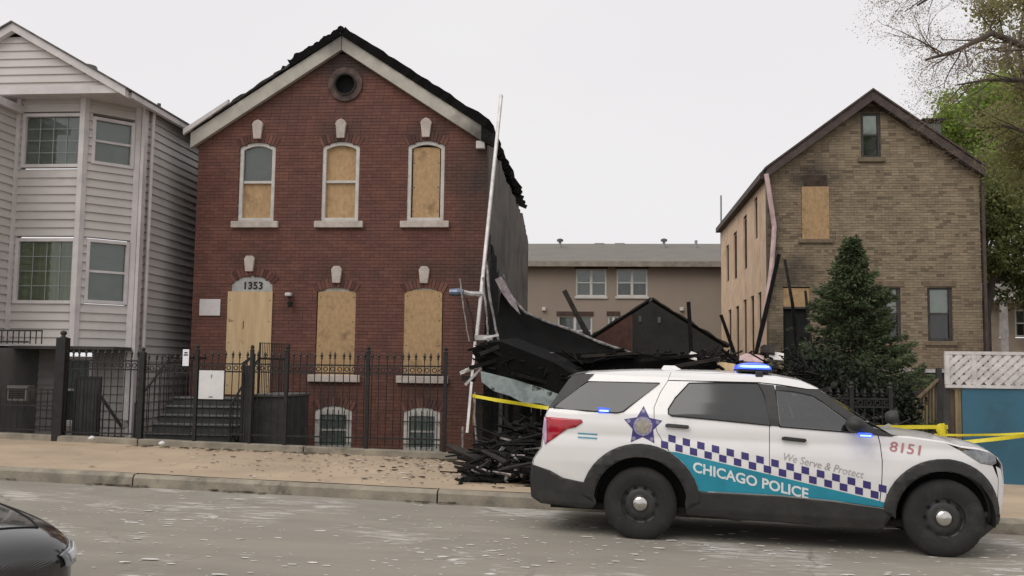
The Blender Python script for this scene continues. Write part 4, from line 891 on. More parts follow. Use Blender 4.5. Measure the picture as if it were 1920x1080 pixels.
# charred boards still clinging to the side wall of the red house
sc_ = thing('clinging_boards', 'blackened boards clinging to the side wall of the red house', 'boards', (-2.58, 22, 0))
for k in range(26):
    y0_ = 21.05+k*0.42; zt_ = 4.7-0.24*k*0.42*1.6+0.8*mnoise.noise(Vector((k*.6, 3, 3)))
    MB().hexa([(-2.60, y0_, 0.2), (-2.56, y0_+.40, 0.2), (-2.60, y0_+.41, 0.2), (-2.615, y0_, 0.2), (-2.59, y0_, zt_+rng.uniform(-.3, .3)), (-2.56, y0_+.40, zt_+rng.uniform(-.3, .3)), (-2.60, y0_+.41, zt_), (-2.615, y0_, zt_)]).build('board', M_CHAR if k % 5 else M_CHAR2, sc_)
# leaning white pole against the corner of the red house
t = thing('leaning_pole', 'tall white metal pole leaning against the burnt corner of the red house', 'pole', P(884, 790, 17.8))
top, mid, low = P(940, 178, 20.55), P(893, 640, 19.0), P(876, 812, 18.2)
MB().beam(top, mid, 0.068, 0.068).build('pole', M_METAL, t, bevel=0.012)
MB().beam(mid+Vector((-.02, 0, 0)), low, 0.05, 0.05).build('lower_tube', M_METAL, t)
arm = MB().tube([P(906, 552, 19.3), P(880, 551, 19.1), P(868, 548, 19.0)], 0.055, 8).build('bracket_arm', M_METAL, t)
MB().lathe([(0, -0.16), (0.07, -0.16), (0.085, 0), (0.06, 0.12), (0, 0.12)], 10, 'x', P(858, 548, 19.0)).build('arm_end', mat('blue_grey_metal', (0.22, 0.27, 0.36), 0.4, metal=0.6), t)
MB().box(*(lambda p: (p.x-0.03, p.x+0.34, p.y-0.05, p.y+0.05, p.z-0.06, p.z+0.04))(P(892, 632, 19.0))).build('foot_plate', M_METAL, t)
# torn strips hanging from the corner
M_STRIP = mat('torn_strip', (0.42, 0.38, 0.37), 0.7, scale=8, c2=(0.10, 0.09, 0.085))
STR = [([(912, 490), (918, 560), (930, 620), (938, 648)], 18.9, .030, 'long torn metal strip bowing out right of the leaning white pole'), ([(905, 520), (912, 590), (916, 640)], 18.8, .024, 'short torn strip hanging close behind the leaning white pole'),
       ([(862, 522), (868, 570), (876, 620), (880, 640)], 18.9, .018, 'thin bent wire strip hanging left of the leaning white pole'), ([(874, 560), (886, 600), (889, 640)], 18.85, .022, 'torn dark strip hanging beside the left bracket arm'),
       ([(890, 735), (889, 780), (893, 830)], 17.4, .024, 'pale upright strip standing below the fallen porch roof'), ([(868, 800), (867, 838), (869, 868)], 16.9, .026, 'short pale upright strip beside the rubble at the fence end')]
for pts, Y, r_, lb in STR:
    q = poly(pts, Y); o = MB().tube([lerp_path(q, i/12)+Vector((0.012*mnoise.noise(Vector((i*.7, Y, r_*50))), 0, 0)) for i in range(13)], [r_*(0.7+0.5*abs(mnoise.noise(Vector((i*.8, Y*3, 1))))) for i in range(13)], 5).build('hanging_strip', M_STRIP if 'dark' not in lb else M_CHAR2)
    tag(o, lb, 'metal strip', 'strips torn from the burnt house')
for (x0, y0, x1, y1, Y) in [(905, 634, 935, 628, 18.8), (918, 642, 938, 652, 18.7)]:
    o = MB().beam(P(x0, y0, Y), P(x1, y1, Y), 0.05, 0.045).build('broken_lath', M_ASH); tag(o, 'short whitish broken lath lying %s at the foot of the leaning pole' % ('flat' if y0 < 640 else 'askew'), 'lath')
# black boards added to make the dark cavity under the wreck
wl = thing('dark_cavity_boards', 'black board wall added as the dark cavity below the fallen porch roof', 'wall', (-2.4, 18.9, -0.12))
for k in range(16):
    x = -2.55+k*0.19; h = 1.30+rng.uniform(-0.1, 0.15)
    MB().box(x+.004, x+0.182, 18.9+rng.uniform(-.02, .02), 18.96, -0.12, h).build('board', M_CHAR if k % 4 else M_CHAR2, wl)
for px in (937, 948, 1000):
    p = P(px, 800, 18.5); MB().beam((p.x, 18.5, -0.1), (p.x+0.02, 18.5, 1.35), 0.07, 0.07).build('stud', M_CHAR2 if px != 937 else mat('grey_stud', (0.085, 0.082, 0.078), 0.9, scale=6, var=0.3), wl)
# rubble mound
def moundz(x, y):
    fx = math.exp(-((x-2.6)/3.6)**4); fy = math.exp(-((y-22.5)/4.6)**4)
    return -0.12+2.0*fx*fy*(0.8+0.35*mnoise.noise(Vector((x*0.6, y*0.6, 4))))+0.22*mnoise.noise(Vector((x*2.3, y*2.3, 1)))*fx*fy+0.1*mnoise.noise(Vector((x*6, y*6, 1)))*fx*fy
mo = MB().grid(lambda u, v: (-2.4+9*u, 17.2+10.5*v, moundz(-2.4+9*u, 17.2+10.5*v)-0.02), 90, 80).build('rubble', M_CHAR, None); mo['kind'] = 'stuff'; mo['label'] = 'charred rubble mound filling the burnt lot'; mo['category'] = 'rubble'
for (x0, y0, x1, y1, Y) in [(900, 645, 985, 690, 17.5), (930, 650, 1060, 676, 18.2), (985, 668, 1090, 700, 17.7), (1090, 668, 1230, 660, 19.0), (1200, 676, 1330, 664, 19.0), (1040, 672, 1170, 655, 19.3), (1250, 690, 1350, 672, 18.8), (960, 700, 1040, 722, 17.4)]:
    o = MB().beam(P(x0, y0, Y), P(x1, y1, Y+.3), .09, .06).build('charred_rafter', M_CHAR2 if x0 % 20 else M_CHAR); tag(o, 'charred rafter lying on the fallen roof slabs behind the police car', 'rafter', 'rafters on the fallen roof')
def splinters(name, label, n, fn, m, lmin, lmax, seed, tilt=.5):
    r = random.Random(seed); b = MB()
    for i in range(n):
        c = Vector(fn(r)); L_ = r.uniform(lmin, lmax)*(.5+r.random()); a = r.random()*6.28; e = r.gauss(0, tilt)
        d = Vector((math.cos(a)*math.cos(e), math.sin(a)*math.cos(e)*.6, math.sin(e)))*L_/2; w_ = r.uniform(.015, .06); b.rv = r.random()
        b.beam(c-d, c+d, w_, w_*r.uniform(.3, .8), (r.random(), r.random(), 1))
    return tag(b.build(name, m), label, 'splinters', kind='stuff')
def on_mound(r):
    x, y = r.uniform(-1.2, 5.3), 17.6+6*r.random()**1.3; return (x, y, moundz(x, y)+abs(r.gauss(.1, .14)))
splinters('splinters', 'countless charred splinters and laths over the burnt lot', 2600, on_mound, M_CHAR2, .2, .8, 3)
splinters('splinters', 'grey ashen laths and scraps mixed into the burnt lot', 420, on_mound, mat('ashen_lath', (.16, .145, .13), .9, scale=6, c2=(.05, .046, .042)), .12, .5, 4)
splinters('rubble_bits', 'broken brick and plaster lumps mixed into the burnt lot', 160, on_mound, mat('brick_lump', (.20, .085, .06), .9, scale=6, c2=(.06, .035, .03)), .08, .2, 14)
splinters('rubble_bits', 'whitish plaster and insulation scraps over the burnt lot', 90, on_mound, M_ASH, .06, .22, 15)
splinters('splinters', 'raw tan broken laths among the burnt timber', 120, on_mound, mat('raw_lath', (.26, .17, .09), .9, scale=6, c2=(.05, .038, .028)), .15, .6, 16)
RID = [(950, 668), (1010, 656), (1100, 660), (1180, 658), (1260, 660), (1340, 662), (1400, 662), (1480, 668), (1540, 680)]
def on_ridge(r):
    i = r.randrange(len(RID)-1); t = r.random(); p = P(RID[i][0]+(RID[i+1][0]-RID[i][0])*t, RID[i][1]+(RID[i+1][1]-RID[i][1])*t+abs(r.gauss(0, 16)), 19.0+r.uniform(-.6, 2.2)); return p
splinters('splinters', 'jagged charred sticks bristling along the top of the wreck', 150, on_ridge, M_CHAR, .12, .4, 6, .4)
def on_slab(r):
    t = r.random(); return P(890+185*t, 648+50*t+abs(r.gauss(0, 14)), 17.5+r.random()*.8)
splinters('splinters', 'charred laths and torn shingles on the fallen porch roof', 110, on_slab, M_CHAR, .12, .45, 7, .35)
def on_heap(r):
    y = r.uniform(13.6, 16.8); x = -1.35+r.gauss(0, .33); return (x, y, gz(x)+.2+max(0, .75-.75*abs(x+1.30))*(.3+.7*(y-13.5)/2.8)*r.random())
splinters('splinters', 'charred splinters and laths in the sidewalk heap', 450, on_heap, M_CHAR, .12, .5, 8, .3)
splinters('splinters', 'pale broken laths sticking out of the sidewalk heap', 60, on_heap, M_STRIP, .12, .4, 9, .4)
# leaning charred posts and studs that stand out
PST = [((1058, 545), (1108, 640), 21.0, .13, M_CHAR2, 'thick charred beam end pointing up to the left before the tan block'), ((1291, 566), (1297, 668), 22.0, .10, M_CHAR, 'upright charred post standing before the burnt garage'),
       ((1461, 476), (1416, 668), 23.5, .11, M_CHAR, 'long charred rafter leaning along the pink downspout'), ((1471, 486), (1484, 560), 24.5, .08, M_CHAR2, 'short charred stud leaning before the boarded transom'), ((1484, 560), (1494, 660), 24.4, .07, M_CHAR, 'lower charred stud propped before the door of the tan house'),
       ((1352, 590), (1376, 660), 25.0, .09, M_CHAR, 'thin charred stud leaning at the corner of the peach wall'), ((1510, 545), (1516, 600), 24.0, .06, M_CHAR2, 'thin dark stick upright by the boarded transom')]
for (a, b_, Y, th, mm, lb) in PST:
    pa, pb = P(*a, Y), P(*b_, Y); pb = pb+(pb-pa).normalized()*0.9
    o = MB().beam(pb, pa, th, th*0.8).build('charred_post', mm); md = o.modifiers.new('sub', 'SUBSURF'); md.subdivision_type = 'SIMPLE'; md.levels = 3
    tx = bpy.data.textures.get('char') or bpy.data.textures.new('char', 'CLOUDS'); tx.noise_scale = 0.12
    md = o.modifiers.new('disp', 'DISPLACE'); md.texture = tx; md.strength = 0.05; md.texture_coords = 'GLOBAL'
    tag(o, lb, 'charred post', 'charred timbers standing in the wreck')
# loose charred boards over the mound
vars_ = []
for i in range(8):
    L, wd, th = rng.uniform(0.7, 2.4), rng.uniform(0.07, 0.2), rng.uniform(0.03, 0.07); m = MB(); k = 5; vs = []
    for j in range(k+1):
        x = -L/2+L*j/k; e = 0.6 if j in (0, k) else 1
        for (sy, sz) in ((-1, -1), (1, -1), (1, 1), (-1, 1)): vs.append((x+(rng.uniform(-.06, .06) if j in (0, k) else 0), sy*wd/2*e+rng.uniform(-.012, .012), sz*th/2*e+rng.uniform(-.008, .008)+0.02*math.sin(j)))
    m.add(vs, [(j*4+a, (j+1)*4+a, (j+1)*4+(a+1) % 4, j*4+(a+1) % 4) for j in range(k) for a in range(4)]+[(3, 2, 1, 0), tuple(k*4+a for a in range(4))])
    vars_.append([m.mesh('charred_board', mm) for mm in (M_CHAR, M_CHAR2)])
r4 = random.Random(44)
def board(x, y, z, rz, ry, v=None, mm=None, sc=1.0, label='charred board lying in the rubble of the burnt lot', grp='charred boards in the burnt lot'):
    o = bpy.data.objects.new('charred_board', vars_[v if v is not None else r4.randrange(8)][mm if mm is not None else (1 if r4.random() < .3 else 0)])
    col.objects.link(o); o.location = (x, y, z); o.rotation_euler = (r4.uniform(-.5, .5), ry, rz); o.scale = (sc, sc, sc); return tag(o, label, 'charred board', grp)
for i in range(110):
    x, y = r4.uniform(-1.4, 5.4), r4.uniform(18.4, 24.5)
    board(x, y, moundz(x, y)+r4.uniform(0.03, 0.2), r4.uniform(0, 3.1), r4.gauss(0, 0.28), label='charred board in the lot rubble, '+('left end below the fallen roof' if x < 0 else 'before the burnt garage' if x < 2.6 else 'before the peach side wall'))
# pale scraps that catch the eye on the mound
for i, (px, py, wd, mm, cc) in enumerate([(1360, 688, .42, M_PLY, 'plywood coloured'), (1300, 668, .16, M_ASH, 'whitish'), (1248, 690, .22, M_ASH, 'whitish'), (1410, 672, .5, M_PINK, 'pinkish'), (1455, 668, .34, M_ASH, 'whitish'), (1440, 655, .3, M_CHAR2, 'brown')]):
    p = P(px, py, 19.2); m = MB(); q = [(p.x-wd/2, p.y, p.z-.05), (p.x+wd*.4, p.y-.05, p.z-.08), (p.x+wd/2, p.y+.1, p.z+.06), (p.x-wd*.2, p.y+.1, p.z+.10), (p.x-wd*.45, p.y+.05, p.z+.05)]
    o = m.prism(q, (0.02, 0.12, -0.05)).build('scrap', mm, fix=True)
    tag(o, '%s scrap on the rubble, %s' % (cc, ['beside the blue roof light of the police car', 'before the burnt garage', 'before the foot of the burnt garage', 'right of the burnt garage', 'below the long leaning rafter', 'under the pink downspout'][i]), 'scrap')
# ---------------------------------------------------------------- rubble on the sidewalk
for i in range(46):
    t_ = r4.random(); px = r4.gauss(925, 38); x = P(px, 880, 15).x; y = r4.uniform(13.55, 16.3) if t_ < .75 else r4.uniform(16, 17.2)
    x = -1.48+r4.gauss(0, 0.24)+(0.25 if y < 14.4 else 0); hgt = max(0, 0.8-0.8*abs(x+1.30))*(0.35+0.65*(y-13.5)/2.8)
    board(x, y, gz(x)+0.22+hgt*r4.random(), r4.gauss(0.05, 0.6), r4.gauss(0.05, 0.22), sc=r4.uniform(.35, .7), label='charred board in the heap on the sidewalk behind the police car', grp='charred boards on the sidewalk')
hp = MB().grid(lambda u, v: (-2.45+2.2*u, 13.7+3.3*v, gz(-1.5)+0.12+max(-.1, 0.62*math.sin(min(1, u*1.1)*math.pi)**.8*(0.25+0.75*v)*(1+.5*mnoise.noise(Vector((u*6, v*6, 2))))-0.06)), 30, 30).build('ash_heap', M_CHAR); tag(hp, 'heap of black ash and splinters on the sidewalk by the lot', 'ash heap', kind='stuff')
for a, b_, Y0_, Y1_, th, lb in [((783, 915), (905, 912), 13.75, 13.7, .08, 'long dark plank lying flat along the kerb left of the rubble heap'), ((838, 893), (1005, 868), 15.0, 14.6, .13, 'thick charred beam sloping over the sidewalk rubble heap'), ((905, 928), (1005, 915), 13.5, 13.5, .15, 'thick charred log at the kerb behind the police car'), ((860, 858), (985, 886), 15.8, 14.3, .10, 'charred beam sloping down to the right over the sidewalk heap'), ((908, 918), (933, 852), 14.3, 14.8, .025, 'thin pale stick poking up from the sidewalk rubble')]:
    pa, pb = P(*a, Y0_), P(*b_, Y1_); o = MB().tube([pa.lerp(pb, i/8)+Vector((0, 0, .015*mnoise.noise(Vector((i*.8, Y0_, 0))))) for i in range(9)], [th/2*(0.85+.3*mnoise.noise(Vector((i, 3, Y0_)))) for i in range(9)], 7).build('charred_beam', M_CHAR if th > .03 else M_STRIP); tag(o, lb, 'beam')
def flecks(name, label, n, fn, m, smin, smax, cat, ax=1.0, seed=5):
    r = random.Random(seed); b = MB()
    for i in range(n):
        c = fn(r)
        if not c: continue
        x, y, z = c; s_ = r.uniform(smin, smax)*(0.5+r.random()**3*1.6); k = r.randint(4, 6); a0 = r.random()*6; h = r.uniform(.003, .2*s_)
        q = [(x+s_*ax*math.cos(a0+6.283*j/k)*r.uniform(.6, 1.1), y+s_*math.sin(a0+6.283*j/k)*r.uniform(.6, 1.1), z) for j in range(k)]
        b.rv = r.random(); b.prism(q, (r.uniform(-.01, .01), 0, h))
    o = b.build(name, m, fix=True); return tag(o, label, cat, kind='stuff')
def on_road(r):
    x = r.uniform(-6.5, 4.5); y = r.gauss(9.6, 1.4)
    d = mnoise.noise(Vector((x*.5, y*1.2, 7)))
    if y > yk(x)-0.08 or y < 6.5 or (d < -0.05 and r.random() < .75): return None
    return (x, y, gz(x)+bumpz(x, y)+.004)
flecks('plaster_bits', 'white plaster and ash bits strewn over the road', 900, on_road, M_ASH, .006, .018, 'plaster bits', 2.8, 5)
def on_walk(r):
    x = r.gauss(-3.0, 1.7); t = r.random()**.7; y = yk(x)+.2+(yf(x)-yk(x)-.4)*t
    return (x, y, gz(x)+.17+.05*t) if -9 < x < 2 else None
flecks('charcoal_bits', 'black charcoal bits scattered over the sidewalk', 620, on_walk, M_CHAR, .007, .024, 'charcoal', 1.5, 8)
flecks('litter_bits', 'pale litter and splinters scattered over the sidewalk', 120, on_walk, M_ASH, .007, .025, 'litter', 1.5, 9)
M_DIRT = mat('street_dirt', (.11, .085, .055), .95, scale=9, c2=(.05, .04, .028))
def gutter(r):
    x = r.uniform(-9, 3); return (x, yk(x)-abs(r.gauss(0, .09)), gz(x)+.004) if mnoise.noise(Vector((x*1.1, 0, 4))) > .05 else None
flecks('gutter_dirt', 'dark dirt and leaves gathered in the gutter along the kerb', 500, gutter, M_DIRT, .008, .028, 'dirt', 2.2, 10)
def coping_dirt(r):
    x = r.uniform(-8.5, -2.5); return (x, yf(x)-.10-abs(r.gauss(0, .16)), gz(x)+.205) if mnoise.noise(Vector((x*.9, 2, 4))) > -.1 else None
flecks('coping_dirt', 'dark dirt and leaves gathered along the fence coping', 420, coping_dirt, M_DIRT, .008, .030, 'dirt', 1.8, 12)
for px, py, Y in ((172, 826, 16.9), (303, 840, 16.7)):
    p = P(px, py, Y); o = MB().grid(lambda u, v: (p.x+.06*math.cos(6.283*u)*math.sin(3.14*v)*(1+.9*mnoise.noise(Vector((math.cos(6.283*u)*2, v*5, px)))), p.y+.04*math.sin(6.283*u)*math.sin(3.14*v), gz(p.x)+.22+.035*math.cos(3.14*v)*(1+.9*mnoise.noise(Vector((math.sin(6.283*u)*2, v*5, px))))+(.09 if Y > 16.8 else .06)), 10, 6).build('paper_ball', M_SIGN, smooth=True); tag(o, 'crumpled white paper on the coping %s' % ('before the grey house' if px < 200 else 'left of the dark steps'), 'litter')

# ---------------------------------------------------------------- caution tape
M_TAPE = mat('caution_tape', (0.72, 0.62, 0.03), 0.45, scale=30, c2=(0.60, 0.50, 0.02), spec=0.5)
def tape(label, pts, wd=.075, tw=1.2):
    b = MB(); n = 60; q = []
    for i in range(n+1):
        p = lerp_path(pts, i/n); a = math.sin(i*.21+tw)*tw; s_ = Vector((0, math.sin(a), math.cos(a)))*wd/2; q += [p-s_, p+s_]
    b.add(q, [(2*i, 2*i+2, 2*i+3, 2*i+1) for i in range(n)]); o = b.build('caution_tape', M_TAPE, solid=.002); return tag(o, label, 'tape')
tape('yellow caution tape strung from the fence end across behind the police car', [P(886, 742, 16.9), P(930, 750, 16.6), P(975, 757, 16.2), P(1020, 764, 15.8), P(1120, 780, 15.6), Vector((2.6, 15.7, .93)), Vector((5.44, 15.95, .98))], .062, .5)
tape('yellow caution tape tail dangling from the fence end', [P(888, 742, 16.85), P(889, 765, 16.85), P(886, 795, 16.85)], .07, .9)
tape('upper yellow caution tape running right across the blue fence', [P(1752, 815, 15.75), P(1800, 816, 15.7), P(1870, 815, 15.6), P(1960, 811, 15.5), Vector((9.0, 15.69, 1.05))], .035, .3)
tape('lower yellow caution tape sagging across the blue fence', [P(1640, 812, 15.6), P(1700, 820, 15.7), P(1760, 826, 15.7), P(1810, 829, 15.7), P(1860, 824, 15.6), P(1960, 812, 15.5), Vector((9.0, 15.685, 1.0))], .06, .45)
k = P(1766, 808, 15.74); o = MB().grid(lambda u, v: (k.x+(.07+.02*math.sin(9*u+5*v))*math.cos(6.283*u), k.y+.06*math.sin(6.283*u), k.z-.1+.2*v+.02*math.sin(12*u)), 20, 6).build('tape_knot', M_TAPE, solid=.003); tag(o, 'yellow tape knot wound round the timber post', 'tape')

# ---------------------------------------------------------------- blue plywood fence with white lattice
bf = thing('blue_fence', 'blue plywood fence topped with white lattice at the right edge', 'fence', (5.4, 16, 0))
M_BLUE = mat('blue_paint', (0.036, 0.135, 0.205), 0.6, scale=1.4, c2=(0.03, 0.11, 0.17), bump=0.05, grime=(0.03, 0.07, 0.09), gscale=1.2, glo=.55, ghi=.8)
M_LAT = mat('lattice_white', (0.60, 0.575, 0.565), 0.6, scale=5, var=0.12)
LX0, LX1, LZ0, LZ1 = 5.43, 9.2, 1.60, 2.18
fy = lambda x: 16.0-0.08*(x-5.4)
for a, b_ in ((5.68, 6.88), (6.89, 8.09), (8.10, 9.2)): MB().hexa([(a, fy(a), -.1), (b_, fy(b_), -.1), (b_, fy(b_)+.02, -.1), (a, fy(a)+.02, -.1), (a, fy(a), 1.597), (b_, fy(b_), 1.597), (b_, fy(b_)+.02, 1.597), (a, fy(a)+.02, 1.597)]).build('plywood_panel', M_BLUE, bf)
M_TIMB = mat('weathered_timber', (0.26, 0.20, 0.11), 0.85, scale=4, c2=(0.14, 0.11, 0.065), stretch=(4, 4, .5), bump=.3)
for x in (5.46, 5.63): box('timber_post', M_TIMB if x > 5.5 else M_STEP, bf, x-.045, x+.045, fy(x)+.03, fy(x)+.12, -.1, 1.58, .006)
box('dark_gap_board', mat('brown_board', (0.08, 0.055, 0.04), .8), bf, 5.51, 5.58, fy(5.5)+.05, fy(5.5)+.08, -.1, 1.57)
for z0_, z1_ in ((LZ0, LZ0+.05), (LZ1-.05, LZ1)): MB().hexa([(LX0, fy(LX0)-.03, z0_), (LX1, fy(LX1)-.03, z0_), (LX1, fy(LX1)+.012, z0_), (LX0, fy(LX0)+.012, z0_), (LX0, fy(LX0)-.03, z1_), (LX1, fy(LX1)-.03, z1_), (LX1, fy(LX1)+.012, z1_), (LX0, fy(LX0)+.012, z1_)]).build('lattice_rail', M_LAT, bf)
for x in (LX0+.03, 5.86, 7.1, 8.3): box('lattice_stile', M_LAT, bf, x-.035, x+.035, fy(x)-.034, fy(x)+.014, LZ0+.052, LZ1-.052)
H_ = LZ1-LZ0-.104; zlo = LZ0+.052; st_ = .145
for s_ in (1, -1):
    k = -6
    while k*st_ < LX1-LX0+.2:
        xa = LX0+.03+k*st_; xb = xa+H_*1.05; k += 1
        za, zb = (zlo, zlo+H_) if s_ > 0 else (zlo+H_, zlo)
        ca, cb = max(xa, LX0+.03), min(xb, LX1)
        if cb-ca < .06: continue
        f_ = lambda x: za+(zb-za)*(x-xa)/(xb-xa)
        y0_ = -.010 if s_ > 0 else .004
        MB().beam((ca, fy(ca)+y0_-.008, f_(ca)), (cb, fy(cb)+y0_-.008, f_(cb)), .010, .072, (0, 0, 1)).build('slat', M_LAT, bf)
# wooden stair rail before the tan house
sr = thing('stair_rail', 'unpainted wooden stair rail with close balusters beside the blue fence', 'railing', P(1720, 820, 21))
for k in range(11):
    px = 1694+6.2*k; a, b_ = P(px, 835, 21), P(px, 772-5.9*k, 21); MB().beam(a, b_, .045, .035).build('baluster', M_TIMB, sr)
MB().beam(P(1690, 776, 20.95), P(1759, 711, 20.95), .06, .05).build('top_rail', M_TIMB, sr); MB().beam(P(1760, 840, 21), P(1760, 690, 21), .10, .10).build('newel', M_STEP, sr)
pr = thing('porch_deck', 'brown porch deck with pale edge at the foot of the tan house', 'porch', P(1730, 700, 25))
a, c = P(1690, 716, 25), P(1762, 690, 25); MB().box(a.x, c.x+.6, 25, 27.9, -.1, c.z-.12).build('deck_base', mat('porch_brown', (.09, .05, .042), .8, scale=3), pr); MB().box(a.x-.1, c.x+.7, 24.9, 27.9, c.z-.118, c.z-.03).build('deck_edge', M_LAT, pr)
fence_run('iron_fence', 'black iron fence behind the police car before the conifer', 2.6, 4.6, [2.6, 4.0, 4.6], 1.58, (1.40, 1.27, .4), ringz=1.335, zb=0.0)
from mathutils.geometry import tessellate_polygon
# ---------------------------------------------------------------- police car
M_PWHITE = mat('police_white', (0.80, 0.785, 0.775), 0.16, scale=1.5, c2=(0.74, 0.72, 0.70), coat=0.5, spec=0.5, lo=.3, hi=.7, grime=(0.60, 0.57, 0.53), gscale=2.5, glo=.58, ghi=.85)
M_CLAD = mat('black_cladding', (0.028, 0.027, 0.026), 0.55, scale=9, c2=(0.02, 0.02, 0.019), bump=.08, grime=(0.05, 0.047, 0.042), gscale=3, glo=.5, ghi=.8)
M_GAP = mat('panel_gap', (0.01, 0.01, 0.01), 0.9)
M_NAVY = mat('navy_vinyl', (0.045, 0.035, 0.17), 0.4, scale=5, var=0.06)
M_TEAL = mat('teal_vinyl', (0.018, 0.26, 0.36), 0.4, scale=5, var=0.06)
M_LETTER = mat('white_vinyl', (0.74, 0.76, 0.76), 0.4, scale=5, var=0.03)
M_TYRE = mat('tyre_rubber', (0.019, 0.0185, 0.018), 0.85, scale=9, bump=.2, c2=(0.014, 0.0138, 0.0135), grime=(.04, .037, .033), gscale=5, glo=.52, ghi=.75)
M_STEEL = mat('black_steel_wheel', (0.035, 0.034, 0.033), 0.38, scale=9, var=.15)
M_CHROME = mat('hub_chrome', (0.62, 0.60, 0.57), 0.22, scale=6, var=.1, metal=1.0)
M_TAIL = mat('tail_lamp_red', (0.40, 0.012, 0.025), 0.12, scale=5, var=.15, coat=.6)
M_BLED = mat('blue_beacon', (0.02, 0.05, 0.6), 0.15, scale=9, c2=(0.01, 0.02, 0.35), emit=(0.06, 0.14, 1.0), es=1.1)
M_BLED2 = mat('blue_beacon_core', (0.3, 0.5, 1.0), 0.2, emit=(0.25, 0.45, 1.0), es=2.6)
M_HEAD = mat('headlamp', (0.30, 0.31, 0.33), 0.08, scale=12, c2=(0.14, 0.145, 0.155), coat=.6)
M_GOLD = mat('star_medallion', (0.36, 0.33, 0.26), 0.4, scale=28, c2=(0.24, 0.22, 0.18))
ang = math.atan2(-0.30, 3.10)
ex = Vector((math.cos(ang), math.sin(ang), -0.015)).normalized(); ey = Vector((-math.sin(ang), math.cos(ang), 0)); ez = ex.cross(ey)
HW = 0.97
org = Vector((0.39, 10.62, gz(0.39)))+ey*HW
car = thing('police_car', 'white police SUV with blue checks and teal band parked at the kerb', 'police car')
car.matrix_world = Matrix.Translation(org) @ Matrix((ex, ey, ez)).transposed().to_4x4()
ROOT[car.name] = Vector()                         # parts are built in the car's own frame: x forward, y left, z up
ZW = [(-.1, .86), (.2, .885), (.35, .945), (.55, .975), (.8, 1.0), (.98, .995), (1.12, .975), (1.22, .972), (1.34, .94), (1.5, .86), (1.7, .75), (1.78, .70), (1.84, .60)]
def interp(t, z):
    if z <= t[0][0]: return t[0][1]
    for (a, b), (c, d) in zip(t[:-1], t[1:]):
        if z <= c: return b+(d-b)*(z-a)/(c-a)
    return t[-1][1]
def hw(x, z):
    w_ = interp(ZW, z)
    if x < -.45: w_ -= .16*((-.45-x)/.75)**2
    if x > 2.9: w_ -= .30*((x-2.9)/.8)**2.2
    return w_-.006*math.exp(-((z-1.09)/.03)**2)
def arc(cx, cz, r_, a0, a1, n=18): return [(cx+r_*math.cos(R(a0+(a1-a0)*i/n)), cz+r_*math.sin(R(a0+(a1-a0)*i/n))) for i in range(n+1)]
def skin(name, pl, m, off=0.0, side=-1, par=None, thick=0, gx=.10, gzz=.025, smooth=True, holes=()):
    "a panel of the bodyside: an outline in side view, cut fine and laid on the body's curved side"
    loops = [pl]+list(holes)
    bm = bmesh.new(); vv = [bm.verts.new((x, 0, z)) for lp in loops for x, z in lp]
    for tri in tessellate_polygon([[Vector((x, z, 0)) for x, z in lp] for lp in loops]):
        try: bm.faces.new([vv[i] for i in tri])
        except ValueError: pass
    xs_ = [p[0] for p in pl]; zs_ = [p[1] for p in pl]
    x = math.floor(min(xs_)/gx)*gx+gx
    while x < max(xs_): bmesh.ops.bisect_plane(bm, geom=bm.verts[:]+bm.edges[:]+bm.faces[:], plane_co=(x, 0, 0), plane_no=(1, 0, 0)); x += gx
    z = math.floor(min(zs_)/gzz)*gzz+gzz
    while z < max(zs_): bmesh.ops.bisect_plane(bm, geom=bm.verts[:]+bm.edges[:]+bm.faces[:], plane_co=(0, 0, z), plane_no=(0, 0, 1)); z += gzz
    for v in bm.verts: v.co.y = side*(hw(v.co.x, v.co.z)+off)
    bmesh.ops.remove_doubles(bm, verts=bm.verts, dist=2e-4)
    bm.normal_update()
    fl_ = [f_ for f_ in bm.faces if f_.normal.y*side < 0]
    if fl_: bmesh.ops.reverse_faces(bm, faces=fl_)
    me = bpy.data.meshes.new(name); bm.to_mesh(me); bm.free(); me.materials.append(m)
    if smooth: me.shade_smooth()
    if not thick:                                   # shade by the true curve of the body, not by the cut
        e_ = .012; nn = []
        for v in me.vertices:
            x, z = v.co.x, v.co.z; q = Vector((-(hw(x+e_, z)-hw(x-e_, z))/(2*e_), side, -(hw(x, z+e_*2)-hw(x, z-e_*2))/(4*e_))); nn.append(q.normalized())
        me.normals_split_custom_set_from_vertices(nn)
    o = bpy.data.objects.new(name, me); col.objects.link(o); o.parent = par or car; ROOT[o.name] = Vector()
    if thick: md = o.modifiers.new('solid', 'SOLIDIFY'); md.thickness = thick; md.offset = -1
    return o
RA, FA = (0, .385), (3.09, .405)
cutR = [(.345, .905), (.25, 1.03), (.17, 1.16), (.135, 1.28), (.13, 1.42), (.19, 1.58), (.27, 1.712)]
cutB = [(1.352, .545), (1.352, 1.27), (1.33, 1.5), (1.262, 1.716)]
cutF = [(2.455, .50), (2.475, .75), (2.48, .95), (2.465, 1.12), (2.44, 1.222)]
G = .0035
quarter = [(-1.205, .72), (-1.0, .67), (-.85, .60), (-.625, .565)]+arc(*RA, .625, 160, 58, 20)+cutR[1:]+[(.30, 1.805), (0, 1.803), (-.3, 1.79), (-.55, 1.766), (-.62, 1.69), (-1.03, 1.374), (-1.065, 1.30), (-1.075, 1.15), (-1.10, .93), (-1.19, .80)]
rdoor = arc(*RA, .625, 54, 16, 10)+[(.70, .545)]+[(x-G, z) for x, z in cutB]+[(x+2*G, z) for x, z in reversed(cutR)]
